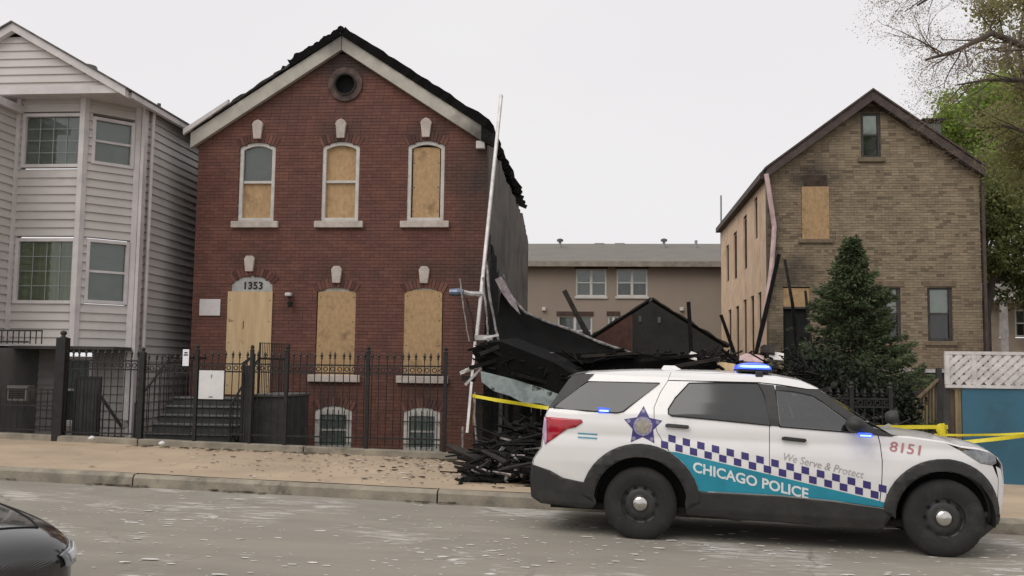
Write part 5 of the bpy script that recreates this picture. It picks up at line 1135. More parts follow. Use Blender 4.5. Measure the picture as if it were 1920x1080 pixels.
fdoor = [(x+G, z) for x, z in cutB[:1]]+[(1.46, .545), (1.9, .52)]+[(x-G, z) for x, z in cutF]+[(2.43, 1.24), (1.90, 1.635), (1.75, 1.66), (1.45, 1.70), (1.275, 1.716)]+[(x+G, z) for x, z in reversed(cutB[:-1])][:-1]
fdoor = [(1.3555, .545), (1.46, .545), (1.9, .522)]+[(x-G, z) for x, z in cutF]+[(2.43, 1.24), (1.90, 1.635), (1.75, 1.66), (1.45, 1.70), (1.2695, 1.716), (1.3335, 1.5), (1.3555, 1.27)]
fender = [(2.461, .495)]+arc(*FA, .575, 171, 6, 24)+[(3.66, .62), (3.665, .80), (3.60, .94), (3.46, .965), (3.27, 1.08), (3.10, 1.165), (2.75, 1.20), (2.449, 1.212), (2.470, 1.12), (2.485, .95), (2.480, .75)]
rail = [(.277, 1.722), (1.25, 1.728), (1.46, 1.712), (1.76, 1.672), (1.875, 1.672), (1.70, 1.745), (1.42, 1.79), (1.119, 1.805), (.306, 1.806)]
inner = [(-1.17, .5), (-.65, .5)]+arc(*RA, .60, 170, 10, 16)+[(.65, .4), (2.4, .4)]+arc(*FA, .56, 172, 8, 16)+[(3.64, .5), (3.64, .9), (3.2, 1.09), (2.5, 1.2), (1.85, 1.66), (1.0, 1.78), (-.5, 1.75), (-1.03, 1.36), (-1.06, .95)]
WIN_F = [(1.465, 1.276), (1.436, 1.635), (1.62, 1.625), (1.79, 1.59), (1.91, 1.522), (2.155, 1.337), (2.165, 1.246)]
WIN_I = [(1.475, 1.285), (1.446, 1.622), (1.62, 1.612), (1.78, 1.58), (1.90, 1.515), (2.10, 1.36), (2.15, 1.255)]
M_TINT = glass_mat('car_glass', (.50, .54, .52), .66, .03)
for s_ in (-1, 1):
    skin('inner_shell', inner, M_GAP, -.022, s_, thick=0, holes=[WIN_I])
    skin('rear_quarter', quarter, M_PWHITE, 0, s_)
    rdo = skin('rear_door', rdoor, M_PWHITE, 0, s_); fdo = skin('front_door', fdoor, M_PWHITE, 0, s_, holes=[WIN_F])
    fen = skin('front_fender', fender, M_PWHITE, 0, s_); skin('roof_rail', rail, M_PWHITE, 0, s_)
    # glass and pillars
    skin('quarter_glass', [(-.99, 1.376), (-.615, 1.678), (-.2, 1.686), (.185, 1.685), (-.02, 1.51), (-.20, 1.365), (-.27, 1.348), (-.6, 1.358)], M_GLASSD, .008, s_)
    skin('rear_pillar', [(-1.045, 1.372), (-1.0, 1.374), (-.625, 1.682), (-.55, 1.764), (-.66, 1.765), (-.80, 1.74), (-.84, 1.69)], M_CLAD, .009, s_)
    skin('window', [(.325, 1.338), (.29, 1.36), (.288, 1.41), (.36, 1.53), (.505, 1.694), (.8, 1.708), (1.245, 1.712), (1.30, 1.6), (1.362, 1.275), (.8, 1.312)], M_GLASSD, .008, s_, rdo)
    skin('pillar_trim', [(1.25, 1.713), (1.41, 1.70), (1.42, 1.655), (1.452, 1.27), (1.366, 1.274), (1.30, 1.6)], M_CLAD, .009, s_, fdo)
    skin('window', [(1.455, 1.268), (1.424, 1.645), (1.62, 1.635), (1.80, 1.60), (1.92, 1.53), (2.165, 1.345), (2.175, 1.236)], M_TINT, .008, s_, fdo)
    skin('mirror_sail', [(1.424, 1.652), (1.43, 1.70), (1.75, 1.664), (1.89, 1.662), (2.42, 1.275), (2.64, 1.216), (2.47, 1.214), (2.18, 1.232), (2.172, 1.35), (1.925, 1.54), (1.80, 1.607), (1.62, 1.642)], M_CLAD, .010, s_)
    for pl_, par_ in (([(-.99, 1.376), (-.615, 1.678), (.185, 1.685), (-.20, 1.365), (-.27, 1.348), (-.6, 1.358)], None), ([(.325, 1.338), (.29, 1.36), (.288, 1.41), (.36, 1.53), (.505, 1.694), (.8, 1.708), (1.245, 1.712), (1.30, 1.6), (1.362, 1.275), (.8, 1.312)], rdo), ([(1.455, 1.268), (1.424, 1.645), (1.62, 1.635), (1.80, 1.60), (1.92, 1.53), (2.165, 1.345), (2.175, 1.236)], fdo)):
        MB().tube([(x, s_*(hw(x, z)+.010), z) for x, z in (pl_+pl_[:1] if True else pl_) for _ in (0,)], .007, 5).build('window_seal', M_GAP, par_ or car)
    # cladding
    for (c_, ro, ri, a0, a1, nm) in ((RA, .645, .50, 174, 4, 'rear_arch'), (FA, .60, .475, 176, 2, 'front_arch')): skin(nm, arc(*c_, ro, a0, a1, 22)+arc(*c_, ri, a1-8, a0+8, 22), M_CLAD, .016, s_, thick=.03)
    skin('sill_cladding', [(.50, .56), (.785, .540), (1.46, .540), (2.0, .512), (2.55, .462), (2.58, .40), (2.48, .225), (1.5, .26), (.50, .285), (.48, .40)], M_CLAD, .012, s_, thick=.03)
    skin('sill_highlight', [(.80, .552), (1.46, .552), (2.0, .524), (2.5, .476), (2.5, .466), (2.0, .513), (1.46, .541), (.80, .541)], mat('sill_strip', (.22, .21, .2), .5), .0165, s_, thick=0)
    skin('rear_bumper', [(-1.235, .60), (-1.215, .735), (-1.0, .685), (-.85, .615), (-.60, .58), (-.52, .50), (-.47, .36), (-.516, .295), (-1.10, .31), (-1.215, .374)], M_CLAD, .014, s_, thick=.03)
    skin('front_lower_bumper', [(3.64, .42), (3.70, .40), (3.68, .34), (3.49, .19), (3.40, .19), (3.47, .34), (3.53, .47)], M_CLAD, .014, s_, thick=.03)
    skin('front_bumper_side', [(3.665, .47), (3.70, .43), (3.725, .58), (3.735, .74), (3.70, .90), (3.64, .935), (3.67, .80)], M_PWHITE, 0, s_)
    skin('headlamp', [(3.26, 1.088), (3.46, .97), (3.60, .945), (3.645, .965), (3.64, 1.02), (3.57, 1.075), (3.42, 1.10)], M_HEAD, .006, s_, fen)
    skin('tail_lamp', [(-1.075, 1.272), (-.655, 1.262), (-.64, 1.235), (-.72, 1.175), (-.82, 1.15), (-.94, 1.06), (-1.06, .975), (-1.085, 1.1)], M_TAIL, .012, s_, thick=.02)
    skin('lamp_lens_edge', [(-1.085, 1.272), (-1.06, 1.25), (-1.05, 1.1), (-1.045, 1.0), (-1.07, .97), (-1.10, 1.1)], mat('lamp_pale', (.52, .36, .50), .2), .015, s_, thick=.01)
    for (xa, za, xb, zb, dd) in ((.262, 1.237, .515, 1.232, rdo), (1.478, 1.148, 1.728, 1.138, fdo)):
        hd = skin('door_handle', [(xa, za-.018), (xb-.02, zb-.024), (xb, zb-.008), (xb-.008, zb+.014), (xa+.03, za+.02), (xa, za+.012)], M_CLAD, .035, s_, dd, thick=.02)
    # wheels
    for cx, cz in (RA, FA):
        rw = .395; y0 = s_*.965; sg_ = -s_
        wh = MB().lathe([(.205, y0+sg_*.02), (.255, y0+sg_*.004), (.30, y0), (.345, y0+sg_*.006), (rw-.012, y0+sg_*.03), (rw, y0+sg_*.05), (rw, y0+sg_*.20), (rw-.012, y0+sg_*.22), (.345, y0+sg_*.245), (.22, y0+sg_*.24)], 40, 'y', (cx, 0, cz-.008)).build('wheel', M_TYRE, car, smooth=True, fix=True)
        for i in range(3):
            rr_ = rw+.0015
        rim = MB().lathe([(.24, y0+sg_*.012), (.222, y0+sg_*.02), (.21, y0+sg_*.07), (.185, y0+sg_*.085), (.15, y0+sg_*.05), (.11, y0+sg_*.052), (.0, y0+sg_*.05)], 32, 'y', (cx, 0, cz-.008)).build('rim', M_STEEL, wh, smooth=True, fix=True)
        for i in range(10):
            a = 2*math.pi*i/10; MB().lathe([(0, y0+sg_*.058), (.022, y0+sg_*.058), (.022, y0+sg_*.075), (0, y0+sg_*.075)], 8, 'y', (cx+.163*math.cos(a), 0, cz-.008+.163*math.sin(a))).build('rim_hole', M_GAP, wh)
        MB().lathe([(0, y0+sg_*.005), (.05, y0+sg_*.008), (.08, y0+sg_*.022), (.092, y0+sg_*.055)], 20, 'y', (cx, 0, cz-.008)).build('hub_cap', M_CHROME, wh, smooth=True, fix=True)
        MB().grid(lambda u, v: (cx+.49*min(1, v*2)*math.cos(math.pi*(1.1*u-.05)), y0+sg_*(.30 if v < .6 else .30-.28*(v-.6)/.4), cz+.49*min(1, v*2)*math.sin(math.pi*(1.1*u-.05))), 20, 10).build('wheel_well', M_GAP, car)
def across(name, prof, m, inset_=0.0, crown=.02, ny=14, par=None, lift=0.0):
    def fn(u, v):
        i = u*(len(prof)-1); k = min(int(i), len(prof)-2); t = i-k; x = prof[k][0]+(prof[k+1][0]-prof[k][0])*t; z = prof[k][1]+(prof[k+1][1]-prof[k][1])*t
        w_ = hw(x, z)-inset_; s_ = 2*v-1
        return (x, s_*w_, z+crown*(1-s_*s_)+lift)
    return MB().grid(fn, (len(prof)-1)*3, ny).build(name, m, par or car, smooth=True, fix=True, solid=.006)
across('roof', [(-.66, 1.762), (-.5, 1.771), (-.3, 1.788), (0, 1.802), (.3, 1.806), (.8, 1.808), (1.119, 1.805), (1.42, 1.79), (1.70, 1.745), (1.875, 1.672)], M_PWHITE, .004, .035)
across('windscreen', [(1.875, 1.67), (2.1, 1.53), (2.4, 1.33), (2.60, 1.215)], M_TINT, .012, .03)
across('bonnet', [(2.58, 1.195), (2.75, 1.197), (3.10, 1.163), (3.27, 1.12), (3.45, 1.10), (3.58, 1.07), (3.66, 1.02)], M_PWHITE, .01, .055)
across('front_face', [(3.66, 1.02), (3.715, .95), (3.735, .74), (3.725, .58), (3.70, .43)], M_PWHITE, .004, .0)
across('grille', [(3.685, .99), (3.738, .93), (3.752, .76)], M_CLAD, .30, .0)
across('front_skirt', [(3.70, .43), (3.68, .34), (3.49, .19)], M_CLAD, .0, .0)
across('rear_spoiler', [(-.86, 1.715), (-.80, 1.742), (-.66, 1.768)], M_CLAD, .0, .03)
across('rear_glass', [(-.83, 1.70), (-1.045, 1.372)], M_GLASSD, .01, .0)
across('tailgate', [(-1.045, 1.372), (-1.075, 1.28), (-1.085, 1.15), (-1.11, .93), (-1.20, .80), (-1.215, .73)], M_PWHITE, .004, .0)
across('rear_bumper_face', [(-1.22, .735), (-1.24, .60), (-1.22, .374), (-1.10, .31)], M_CLAD, -.01, .0)
MB().box(-1.0, 3.5, -.80, .80, .27, .34).build('floor_pan', M_GAP, car)
MB().box(.50, 2.5, -.86, .86, .34, .50).build('floor_pan', M_GAP, car)
# cabin
M_SEAT = mat('seat_cloth', (.035, .035, .036), .9, scale=9, var=.2)
MB().box(1.30, 1.34, -.72, .72, .5, 1.68).build('partition', mat('cage', (.02, .02, .02), .7), car)
for y in (-.38, .38):
    st_b = MB().hexa([(1.42, y-.25, .75), (1.62, y-.25, .75), (1.62, y+.25, .75), (1.42, y+.25, .75), (1.34, y-.22, 1.36), (1.47, y-.22, 1.36), (1.47, y+.22, 1.36), (1.34, y+.22, 1.36)]).build('seat', M_SEAT, car, bevel=.04)
    MB().box(1.36, 1.45, y-.13, y+.13, 1.40, 1.58).build('headrest', M_SEAT, st_b, bevel=.03); MB().box(1.45, 1.95, y-.25, y+.25, .60, .76).build('seat_cushion', M_SEAT, st_b, bevel=.04)
MB().hexa([(2.12, -.80, .7), (2.55, -.80, .7), (2.55, .80, .7), (2.12, .80, .7), (2.16, -.80, 1.20), (2.56, -.80, 1.18), (2.56, .80, 1.18), (2.16, .80, 1.20)]).build('dashboard', M_SEAT, car, bevel=.03)
MB().tube([(2.02+.06*math.cos(t*math.pi/10), .38+.18*math.sin(t*math.pi/10), 1.14+.18*math.cos(t*math.pi/10)) for t in range(21)], .016, 6).build('steering_wheel', M_CLAD, car)
MB().box(2.02, 2.12, -.08, .14, 1.12, 1.30).build('computer_screen', M_CLAD, car, bevel=.01)
# markings on both sides
for s_ in (-1, 1):
    th = .001
    teal = arc(*RA, .647, 62, 10, 14)+[(.72, .553), (1.46, .553), (2.0, .526), (2.515, .478), (2.53, .525)]+[(.232+i*.1539*1.0, 1.024-.0405-.0302*i) for i in range(14, 0, -1)]
    tb = skin('teal_band', teal, M_TEAL, .0022, s_, thick=0)
    for i in range(16):
        for row in (0, 1):
            if row == 0 and i > 14: continue
            cx_ = (.333 if row == 0 else .256)+.1536*i; cz_ = (1.094 if row == 0 else 1.030)-.0299*i-(.003 if row else 0)
            w_, h_ = .0385, .037; sl = -.195*w_
            q = [(cx_-w_, cz_-h_-sl), (cx_+w_, cz_-h_+sl), (cx_+w_, cz_+h_+sl), (cx_-w_, cz_+h_-sl)]
            if cx_ > 2.50: q = [(min(x, 2.548), z) for x, z in q]
            skin('check', q, M_NAVY, .0032, s_, thick=0, gx=.2, gzz=.2)
    star = []
    for i in range(10):
        a = math.pi/2+i*math.pi/5; r_ = .218 if i % 2 == 0 else .116; star.append((.02+r_*math.cos(a), 1.215+r_*math.sin(a)))
    so2 = skin('star_emblem', star, M_NAVY, .0035, s_, thick=0)
    skin('star_ring', arc(.02, 1.215, .104, 0, 342, 19), mat('star_ring_mat', (.42, .40, .46), .45, scale=70, c2=(.12, .10, .22)), .005, s_, so2, thick=0)
    skin('star_medallion', arc(.02, 1.215, .075, 0, 342, 19), M_GOLD, .0065, s_, so2, thick=0)
    for i in range(5):
        a = math.pi/2+i*2*math.pi/5; q = [(.02+.165*math.cos(a)+.022*math.cos(t), 1.215+.165*math.sin(a)+.022*math.sin(t)) for t in [k*math.pi/4 for k in range(8)]]
        skin('star_point_pip', q, mat('star_pip', (.25, .23, .34), .45), .005, s_, so2, thick=0)
    skin('sticker', [(-.69, 1.05), (-.475, 1.045), (-.475, 1.125), (-.69, 1.13)], M_LETTER, .002, s_, thick=0)
    for zz in (1.108, 1.066): skin('sticker_stripe', [(-.69, zz-.008), (-.475, zz-.012), (-.475, zz+.006), (-.69, zz+.010)], mat('sticker_blue', (.09, .28, .36), .4), .0035, s_, thick=0)
    skin('side_beacon', [(-.475, 1.345), (-.345, 1.345), (-.345, 1.395), (-.475, 1.40)], M_BLED, .012, s_, thick=.02)
    skin('side_beacon_core', [(-.46, 1.358), (-.36, 1.357), (-.36, 1.372), (-.46, 1.374)], M_BLED2, .0135, s_, thick=0)
def car_text(body, size, x, z, slope, m, width, off=.005, shear=0.0, side=-1, bold=0.0):
    me = text_mesh(body, size, extr=0, align='LEFT', shear=shear, bold=bold); co = np.empty(len(me.vertices)*3); me.vertices.foreach_get('co', co); co = co.reshape(-1, 3)
    co[:, 0] -= co[:, 0].min(); k = width/co[:, 0].max()
    out_ = []
    for p in co:
        u = p[0]*k; uu = u if side < 0 else width-u
        X = x+uu; Z = z+slope*uu+p[1]; out_.append((X, side*(hw(X, Z)+off), Z))
    me.vertices.foreach_set('co', np.array(out_).ravel()); me.materials.clear(); me.materials.append(m); me.update()
    o = bpy.data.objects.new('lettering', me); col.objects.link(o); o.parent = car; ROOT[o.name] = Vector(); return o
M_GREYV = mat('grey_script_vinyl', (.42, .40, .40), .5); M_PINKV = mat('red_number_vinyl', (.46, .20, .20), .5, var=.05)
for s_ in (-1, 1):
    car_text('CHICAGO POLICE', .150, .56, .803, -.192, M_LETTER, 1.19, .0052, side=s_, bold=.004)
    car_text('We Serve & Protect', .115, 1.50, .955, -.192, M_GREYV, .80, .004, .35, s_)
    car_text('8151', .145, 2.555, 1.105, -.10, M_PINKV, .31, .004, .15, s_, bold=.002)
# mirrors, lights
for s_ in (-1, 1):
    mm = MB().grid(lambda u, v: (2.20+.10*math.cos(6.283*u)*abs(math.sin(3.1416*v))**.6, s_*(1.10+.11*math.cos(3.1416*v)), 1.325+.085*math.sin(6.283*u)*abs(math.sin(3.1416*v))**.6), 16, 8).build('door_mirror', M_CLAD, car, smooth=True)
    MB().beam((2.20, s_*.93, 1.25), (2.20, s_*1.06, 1.29), .06, .05).build('mirror_stalk', M_CLAD, mm)
    MB().box(2.22, 2.36, s_*1.12-.05, s_*1.12+.05, 1.20, 1.245).build('mirror_beacon', M_BLED, mm, bevel=.015)
    MB().box(2.235, 2.345, s_*1.12-.054, s_*1.12+.054, 1.212, 1.226).build('mirror_beacon_core', M_BLED2, mm)
    if s_ > 0: continue
    sp = MB().lathe([(0, -.07), (.05, -.06), (.075, -.01), (.078, .05), (.07, .055), (0, .06)], 18, 'x', (2.60, s_*.86, 1.40)).build('spotlight', M_CLAD, car, smooth=True)
    MB().lathe([(0, .067), (.068, .058)], 18, 'x', (2.60, s_*.86, 1.40)).build('spotlight_lens', M_CHROME, sp); MB().beam((2.60, s_*.86, 1.34), (2.5, s_*.83, 1.28), .03, .03).build('spotlight_arm', M_CHROME, sp)
lb = MB().box(1.03, 1.40, -.62, .62, 1.838, 1.868).build('light_bar', M_CLAD, car, bevel=.01)
def bar(u, v):
    a = math.pi*u; y = -.64+1.28*v; e = math.sqrt(max(0, 1-abs(2*v-1)**8)); return (1.215-.19*math.cos(a)*(.9+.1*e), y, 1.869+.075*abs(math.sin(a))**.7*e)
MB().grid(bar, 10, 16).build('light_bar_lens', M_BLED, lb, smooth=True)
for k in range(6): MB().box(1.06, 1.37, -.6+k*.2, -.45+k*.2, 1.88, 1.905).build('light_bar_lamp', M_BLED2, lb)
MB().box(1.08, 1.34, -.642, -.630, 1.885, 1.910).build('light_bar_lamp', M_BLED2, lb)
for s_ in (-1, 1): MB().box(1.22, 1.30, s_*.66-.035, s_*.66+.035, 1.742, 1.845).build('light_bar_foot', M_CLAD, lb, bevel=.01)
MB().hexa([(.17, -.12, 1.835), (.42, -.12, 1.835), (.42, .12, 1.835), (.17, .12, 1.835), (.20, -.08, 1.885), (.33, -.08, 1.885), (.33, .08, 1.885), (.20, .08, 1.885)]).build('roof_antenna', M_PWHITE, car, bevel=.015)

# ---------------------------------------------------------------- dark car nosing in at the lower left
M_BLACKP = mat('black_car_paint', (0.020, 0.0195, 0.019), 0.12, scale=2, var=.1, coat=.8, grime=(.035, .034, .031), gscale=2, glo=.5, ghi=.8)
bc = thing('black_car', 'black car with pale headlamp nosing into the lower left corner', 'car')
BROT = R(-30)
corner = P(146, 1006, 6.0)                          # its far front corner
_c = Matrix.Rotation(BROT, 3, 'Z') @ Vector((-.16, -.80+.80, 0))
bc.matrix_world = Matrix.Translation((corner.x-_c.x, corner.y-_c.y, gz(corner.x))) @ Matrix.Rotation(BROT, 4, 'Z') @ Matrix.Diagonal((1, 1, .88, 1))
ROOT[bc.name] = Vector()                          # own frame: x forward, nose at 0
YC, W2 = -.80, .90
PROF = [(0.0, .30, .66, .45), (-.04, .24, .72, .64), (-.12, .20, .77, .75), (-.25, .18, .815, .82), (-.45, .18, .86, .865), (-.75, .18, .90, .89), (-1.1, .18, .935, .90), (-1.5, .18, .97, .90), (-2.6, .18, 1.0, .90), (-3.8, .18, 1.02, .89), (-4.3, .2, 1.0, .84), (-4.5, .3, .9, .7)]
def section(x, zb, zt, w_, n=64):
    out_ = []
    for i in range(n):
        a = 2*math.pi*i/n; c, s2 = math.cos(a), math.sin(a); e = .42
        out_.append((x, YC+w_*math.copysign(abs(c)**e, c), (zb+zt)/2+(zt-zb)/2*math.copysign(abs(s2)**e, s2)+.03*(1-abs(c))*(1 if s2 > 0 else 0)))
    return out_
b = MB(); secs = [section(*p) for p in PROF]; n = 64
b.add([q for s_ in secs for q in s_], [(i*n+j, i*n+(j+1) % n, (i+1)*n+(j+1) % n, (i+1)*n+j) for i in range(len(secs)-1) for j in range(n)]+[tuple(range(n)), tuple((len(secs)-1)*n+j for j in range(n-1, -1, -1))])
bd = b.build('body', M_BLACKP, bc, smooth=True, fix=True); md = bd.modifiers.new('sub', 'SUBSURF'); md.levels = 1; md.render_levels = 2
b = MB(); CAB = [(-1.45, .93, .95, .80), (-2.2, .93, 1.36, .68), (-3.2, .93, 1.40, .66), (-4.1, .93, 1.03, .70)]
secs = [section(x, zb, zt, w_) for x, zb, zt, w_ in CAB]
b.add([q for s_ in secs for q in s_], [(i*n+j, i*n+(j+1) % n, (i+1)*n+(j+1) % n, (i+1)*n+j) for i in range(3) for j in range(n)]+[tuple(range(n)), tuple(3*n+j for j in range(n-1, -1, -1))]); b.build('cabin', M_GLASSD, bc, smooth=True, fix=True)
for s_ in (-1, 1):
    def lampfn(u, v, off=.012, u0=-.05, u1=-.42, a0=6, a1=34):
        x = u0+(u1-u0)*u; a = R(a0+(a1-a0)*v*(1-.35*u)); a = a if s_ > 0 else math.pi-a
        k = max(i for i in range(len(PROF)-1) if PROF[i][0] >= x); t = (PROF[k][0]-x)/(PROF[k][0]-PROF[k+1][0]); zb, zt, w_ = [PROF[k][i]+(PROF[k+1][i]-PROF[k][i])*t for i in (1, 2, 3)]
        c, s2 = math.cos(a), math.sin(a); e = .42
        return (x+off, YC+(w_+off)*math.copysign(abs(c)**e, c), (zb+zt)/2+(zt-zb+off)/2*abs(s2)**e-.02)
    hl = MB().grid(lampfn, 10, 8).build('headlamp', M_HEAD, bc, smooth=True, solid=.012)
    MB().grid(lambda u, v: lampfn(u, v, .02, -.08, -.26, 12, 28), 8, 6).build('lamp_reflector', mat('lamp_white', (.75, .75, .77), .15), hl, smooth=True, solid=.008)
    for x in (-.95, -3.6): 
        wh = MB().lathe([(.19, 0), (.23, -.015), (.30, -.015), (.325, .02), (.325, .19), (.19, .2)], 28, 'y', (x, YC+s_*.90 if s_ < 0 else YC+.72, .325)).build('wheel', M_TYRE, bc, smooth=True, fix=True)
        MB().lathe([(.0, .03), (.19, .01)], 20, 'y', (x, YC+s_*.90 if s_ < 0 else YC+.72, .325)).build('rim', M_CHROME, wh)
MB().box(-.05, .04, YC-.45, YC+.45, .34, .52).build('grille', M_CLAD, bc, bevel=.02)

def on_body(x, deg, off=.004):
    k = max(i for i in range(len(PROF)-1) if PROF[i][0] >= x); t = (PROF[k][0]-x)/(PROF[k][0]-PROF[k+1][0]); zb, zt, w_ = [PROF[k][i]+(PROF[k+1][i]-PROF[k][i])*t for i in (1, 2, 3)]
    a = R(deg); c, s2 = math.cos(a), math.sin(a); e = .42
    return (x, YC+(w_+off)*math.copysign(abs(c)**e, c), (zb+zt)/2+(zt-zb+2*off)/2*abs(s2)**e+.03*(1-abs(c)))
for s_ in (1, -1): MB().tube([on_body(-.3-.1*i, (62 if s_ > 0 else 118)-s_*i*.9, .001) for i in range(12)], .006, 5).build('bonnet_seam', M_GAP, bc)
MB().tube([on_body(-.28, 62+5.6*i, .001) for i in range(11)], .006, 5).build('bonnet_seam', M_GAP, bc)
# ---------------------------------------------------------------- vegetation
def leafcloud(pts, size, ax=1.0, seed=0, droop=0.0, dirs=None):
    "many small bent leaves as one mesh, each with its own shade value"
    r = np.random.default_rng(seed); n = len(pts); pts = np.asarray(pts)
    d = r.normal(size=(n, 3)) if dirs is None else np.asarray(dirs)+r.normal(size=(n, 3))*.35
    d[:, 2] -= droop; d /= np.linalg.norm(d, axis=1)[:, None]
    e = np.cross(d, r.normal(size=(n, 3))); e /= np.linalg.norm(e, axis=1)[:, None]
    s_ = size*r.uniform(.55, 1.35, n)[:, None]
    a = pts; b = pts+d*s_*.55+e*s_*.32/ax; c = pts+d*s_*1.05; f = pts+d*s_*.55-e*s_*.32/ax
    v = np.stack([a, b, c, f], 1).reshape(-1, 3); fs = np.arange(4*n).reshape(-1, 4)
    return v, fs
def leaf_obj(name, v, fs, m, parent, rv, kind=None):
    me = bpy.data.meshes.new(name); me.vertices.add(len(v)); me.vertices.foreach_set('co', (v-np.array(ROOT[parent.name])).astype(np.float32).ravel())
    me.loops.add(fs.size); me.loops.foreach_set('vertex_index', fs.astype(np.int32).ravel()); me.polygons.add(len(fs))
    me.polygons.foreach_set('loop_start', np.arange(0, fs.size, 4, dtype=np.int32)); me.update(calc_edges=True); me.validate()
    a = me.attributes.new('rnd', 'FLOAT', 'FACE'); a.data.foreach_set('value', np.asarray(rv, dtype=np.float32)); me.materials.append(m)
    o = bpy.data.objects.new(name, me); col.objects.link(o); o.parent = parent
    if kind: o['kind'] = kind
    return o
M_BARK = mat('bark', (0.11, 0.085, 0.068), 0.9, scale=7, c2=(0.055, 0.044, 0.036), bump=.7, stretch=(1, 1, .3))
M_TWIG = mat('twig', (0.26, 0.19, 0.165), 0.9, scale=5, var=.3)
def grow(r, segs, tips, p, d, L, rad, depth, maxd, spread=.6, bend=.25, up=.12, kids=(2, 4)):
    n = 4; path = [p.copy()]; rr_ = [rad]
    for i in range(n):
        d = (d+Vector((r.gauss(0, bend), r.gauss(0, bend), r.gauss(0, bend)+up))*.5).normalized(); p = p+d*L/n; path.append(p.copy()); rr_.append(rad*(1-.45*(i+1)/n))
    segs.append((path, rr_, depth))
    if depth >= maxd: tips.append((path[-1], d)); tips.append((path[2], d)); return
    for k in range(r.randint(*kids)):
        i = r.choice((1, 2, 3, 4, 4)); q = path[i]; ax = d.orthogonal(); ax.rotate(Matrix.Rotation(r.random()*6.28, 3, d)); nd = (d+ax*r.uniform(spread*.6, spread*1.5)).normalized()
        grow(r, segs, tips, q, nd, L*r.uniform(.55, .82), rr_[i]*r.uniform(.5, .72), depth+1, maxd, spread, bend, up, kids)
def tree(name, label, base, trunk_dir, L, rad, maxd, m, nleaf, lsize, seed, spread=.6, up=.12, kids=(2, 4), keep=None, clump=.35, twigm=M_BARK, cat='tree', first=None, bend=.25, limit=None):
    r = random.Random(seed); t = thing(name, label, cat, base); segs, tips = [], []
    if first:                                        # trunk and limbs laid out by hand, twigs grown from them
        for path, r0, r1 in first:
            q = [Vector(p) for p in path]; segs.append((q, [r0+(r1-r0)*i/(len(q)-1) for i in range(len(q))], 0))
            for i in range(1, len(q)):
                for k in range(r.randint(*kids)):
                    dd = (q[i]-q[i-1]).normalized(); ax = dd.orthogonal(); ax.rotate(Matrix.Rotation(r.random()*6.28, 3, dd))
                    grow(r, segs, tips, q[i-1].lerp(q[i], r.random()), (dd+ax*r.uniform(.4, 1.1)).normalized(), L*r.uniform(.7, 1.2), max(.012, r1*.8), 1, maxd, spread, bend, up, kids)
    else: grow(r, segs, tips, Vector(base), Vector(trunk_dir).normalized(), L, rad, 0, maxd, spread, bend, up, kids)
    tr, tw = MB(), MB()
    for path, rr_, dp in segs:
        if dp <= 1: tr.tube(path, rr_, 8 if dp == 0 else 6)
        else: tw.tube(path if dp < 3 else [path[0], path[2], path[4]], rr_ if dp < 3 else [rr_[0], rr_[2], rr_[4]*.6], 4 if dp < 3 else 3, False)
    trk = tr.build('trunk', M_BARK, t, smooth=True)
    if tw.v: tw.build('twigs', twigm, trk, kind='stuff')
    if nleaf:
        P_ = np.array([list(a[0]) for a in tips]); g = np.random.default_rng(seed); idx = g.integers(0, len(P_), nleaf)
        pts = P_[idx]+g.normal(size=(nleaf, 3))*clump*g.uniform(.2, 1, nleaf)[:, None]
        base_v = np.array([.5+.5*mnoise.noise(Vector(p)*.9) for p in P_])[idx]
        rv = np.clip(base_v*.75+g.uniform(0, .35, nleaf), 0, 1)
        v, fs = leafcloud(pts, lsize, 1.0, seed, .2); leaf_obj('crown', v, fs, m, t, rv)
    return t
M_LF1 = leaf_mat('olive_spring_leaf', (.21, .195, .075), (.42, .40, .19), .6); M_LF2 = leaf_mat('lime_leaf', (.17, .27, .04), (.42, .55, .12), .55); M_LF3 = leaf_mat('dark_leaf', (.07, .085, .03), (.24, .26, .095), .5); M_LFC = leaf_mat('conifer_needles', (.026, .041, .020), (.15, .19, .09), .2)
M_LFS = leaf_mat('shrub_leaf', (.006, .009, .006), (.028, .035, .018), .15); M_LF4 = leaf_mat('buds', (.16, .11, .085), (.30, .25, .14), .5)
# overhanging bare-twigged tree, its trunk out of frame on the right
tx = P(2080, 690, 19.5)
def Q(x, y, Y): return P(x, y, Y)
limbs = [([(tx.x, tx.y, -.1), (tx.x-.05, tx.y, 2), (tx.x-.1, tx.y, 4.2)], .26, .20),
         ([(tx.x-.1, tx.y, 4.1), Q(2020, 230, 19.2), Q(1930, 90, 18.9), Q(1860, 62, 18.6), Q(1790, 97, 18.2), Q(1735, 112, 18)], .12, .02),
         ([(tx.x-.1, tx.y, 4.2), Q(2050, 120, 19.6), Q(1960, 0, 19.4), Q(1880, -60, 19.0), Q(1800, -40, 18.5), Q(1720, 10, 18.2)], .12, .02),
         ([(tx.x-.1, tx.y, 4.2), Q(2060, 80, 20), Q(2000, -120, 20), Q(1900, -180, 19.8)], .12, .03),
         ([Q(1990, 190, 19.2), Q(1920, 150, 19.5), Q(1850, 150, 19.6), Q(1790, 160, 19.5)], .07, .012),
         ([Q(2030, 260, 19.3), Q(1960, 260, 19.8), Q(1900, 240, 20.2), Q(1860, 230, 20.4)], .07, .012)]
tree('street_tree', 'big thinly leafed tree reaching in over the top right corner', (tx.x, tx.y, -.12), None, .85, .1, 3, M_LF4, 30000, .026, 21, spread=.75, up=.03, kids=(3, 5), first=limbs, clump=.16, twigm=M_TWIG)
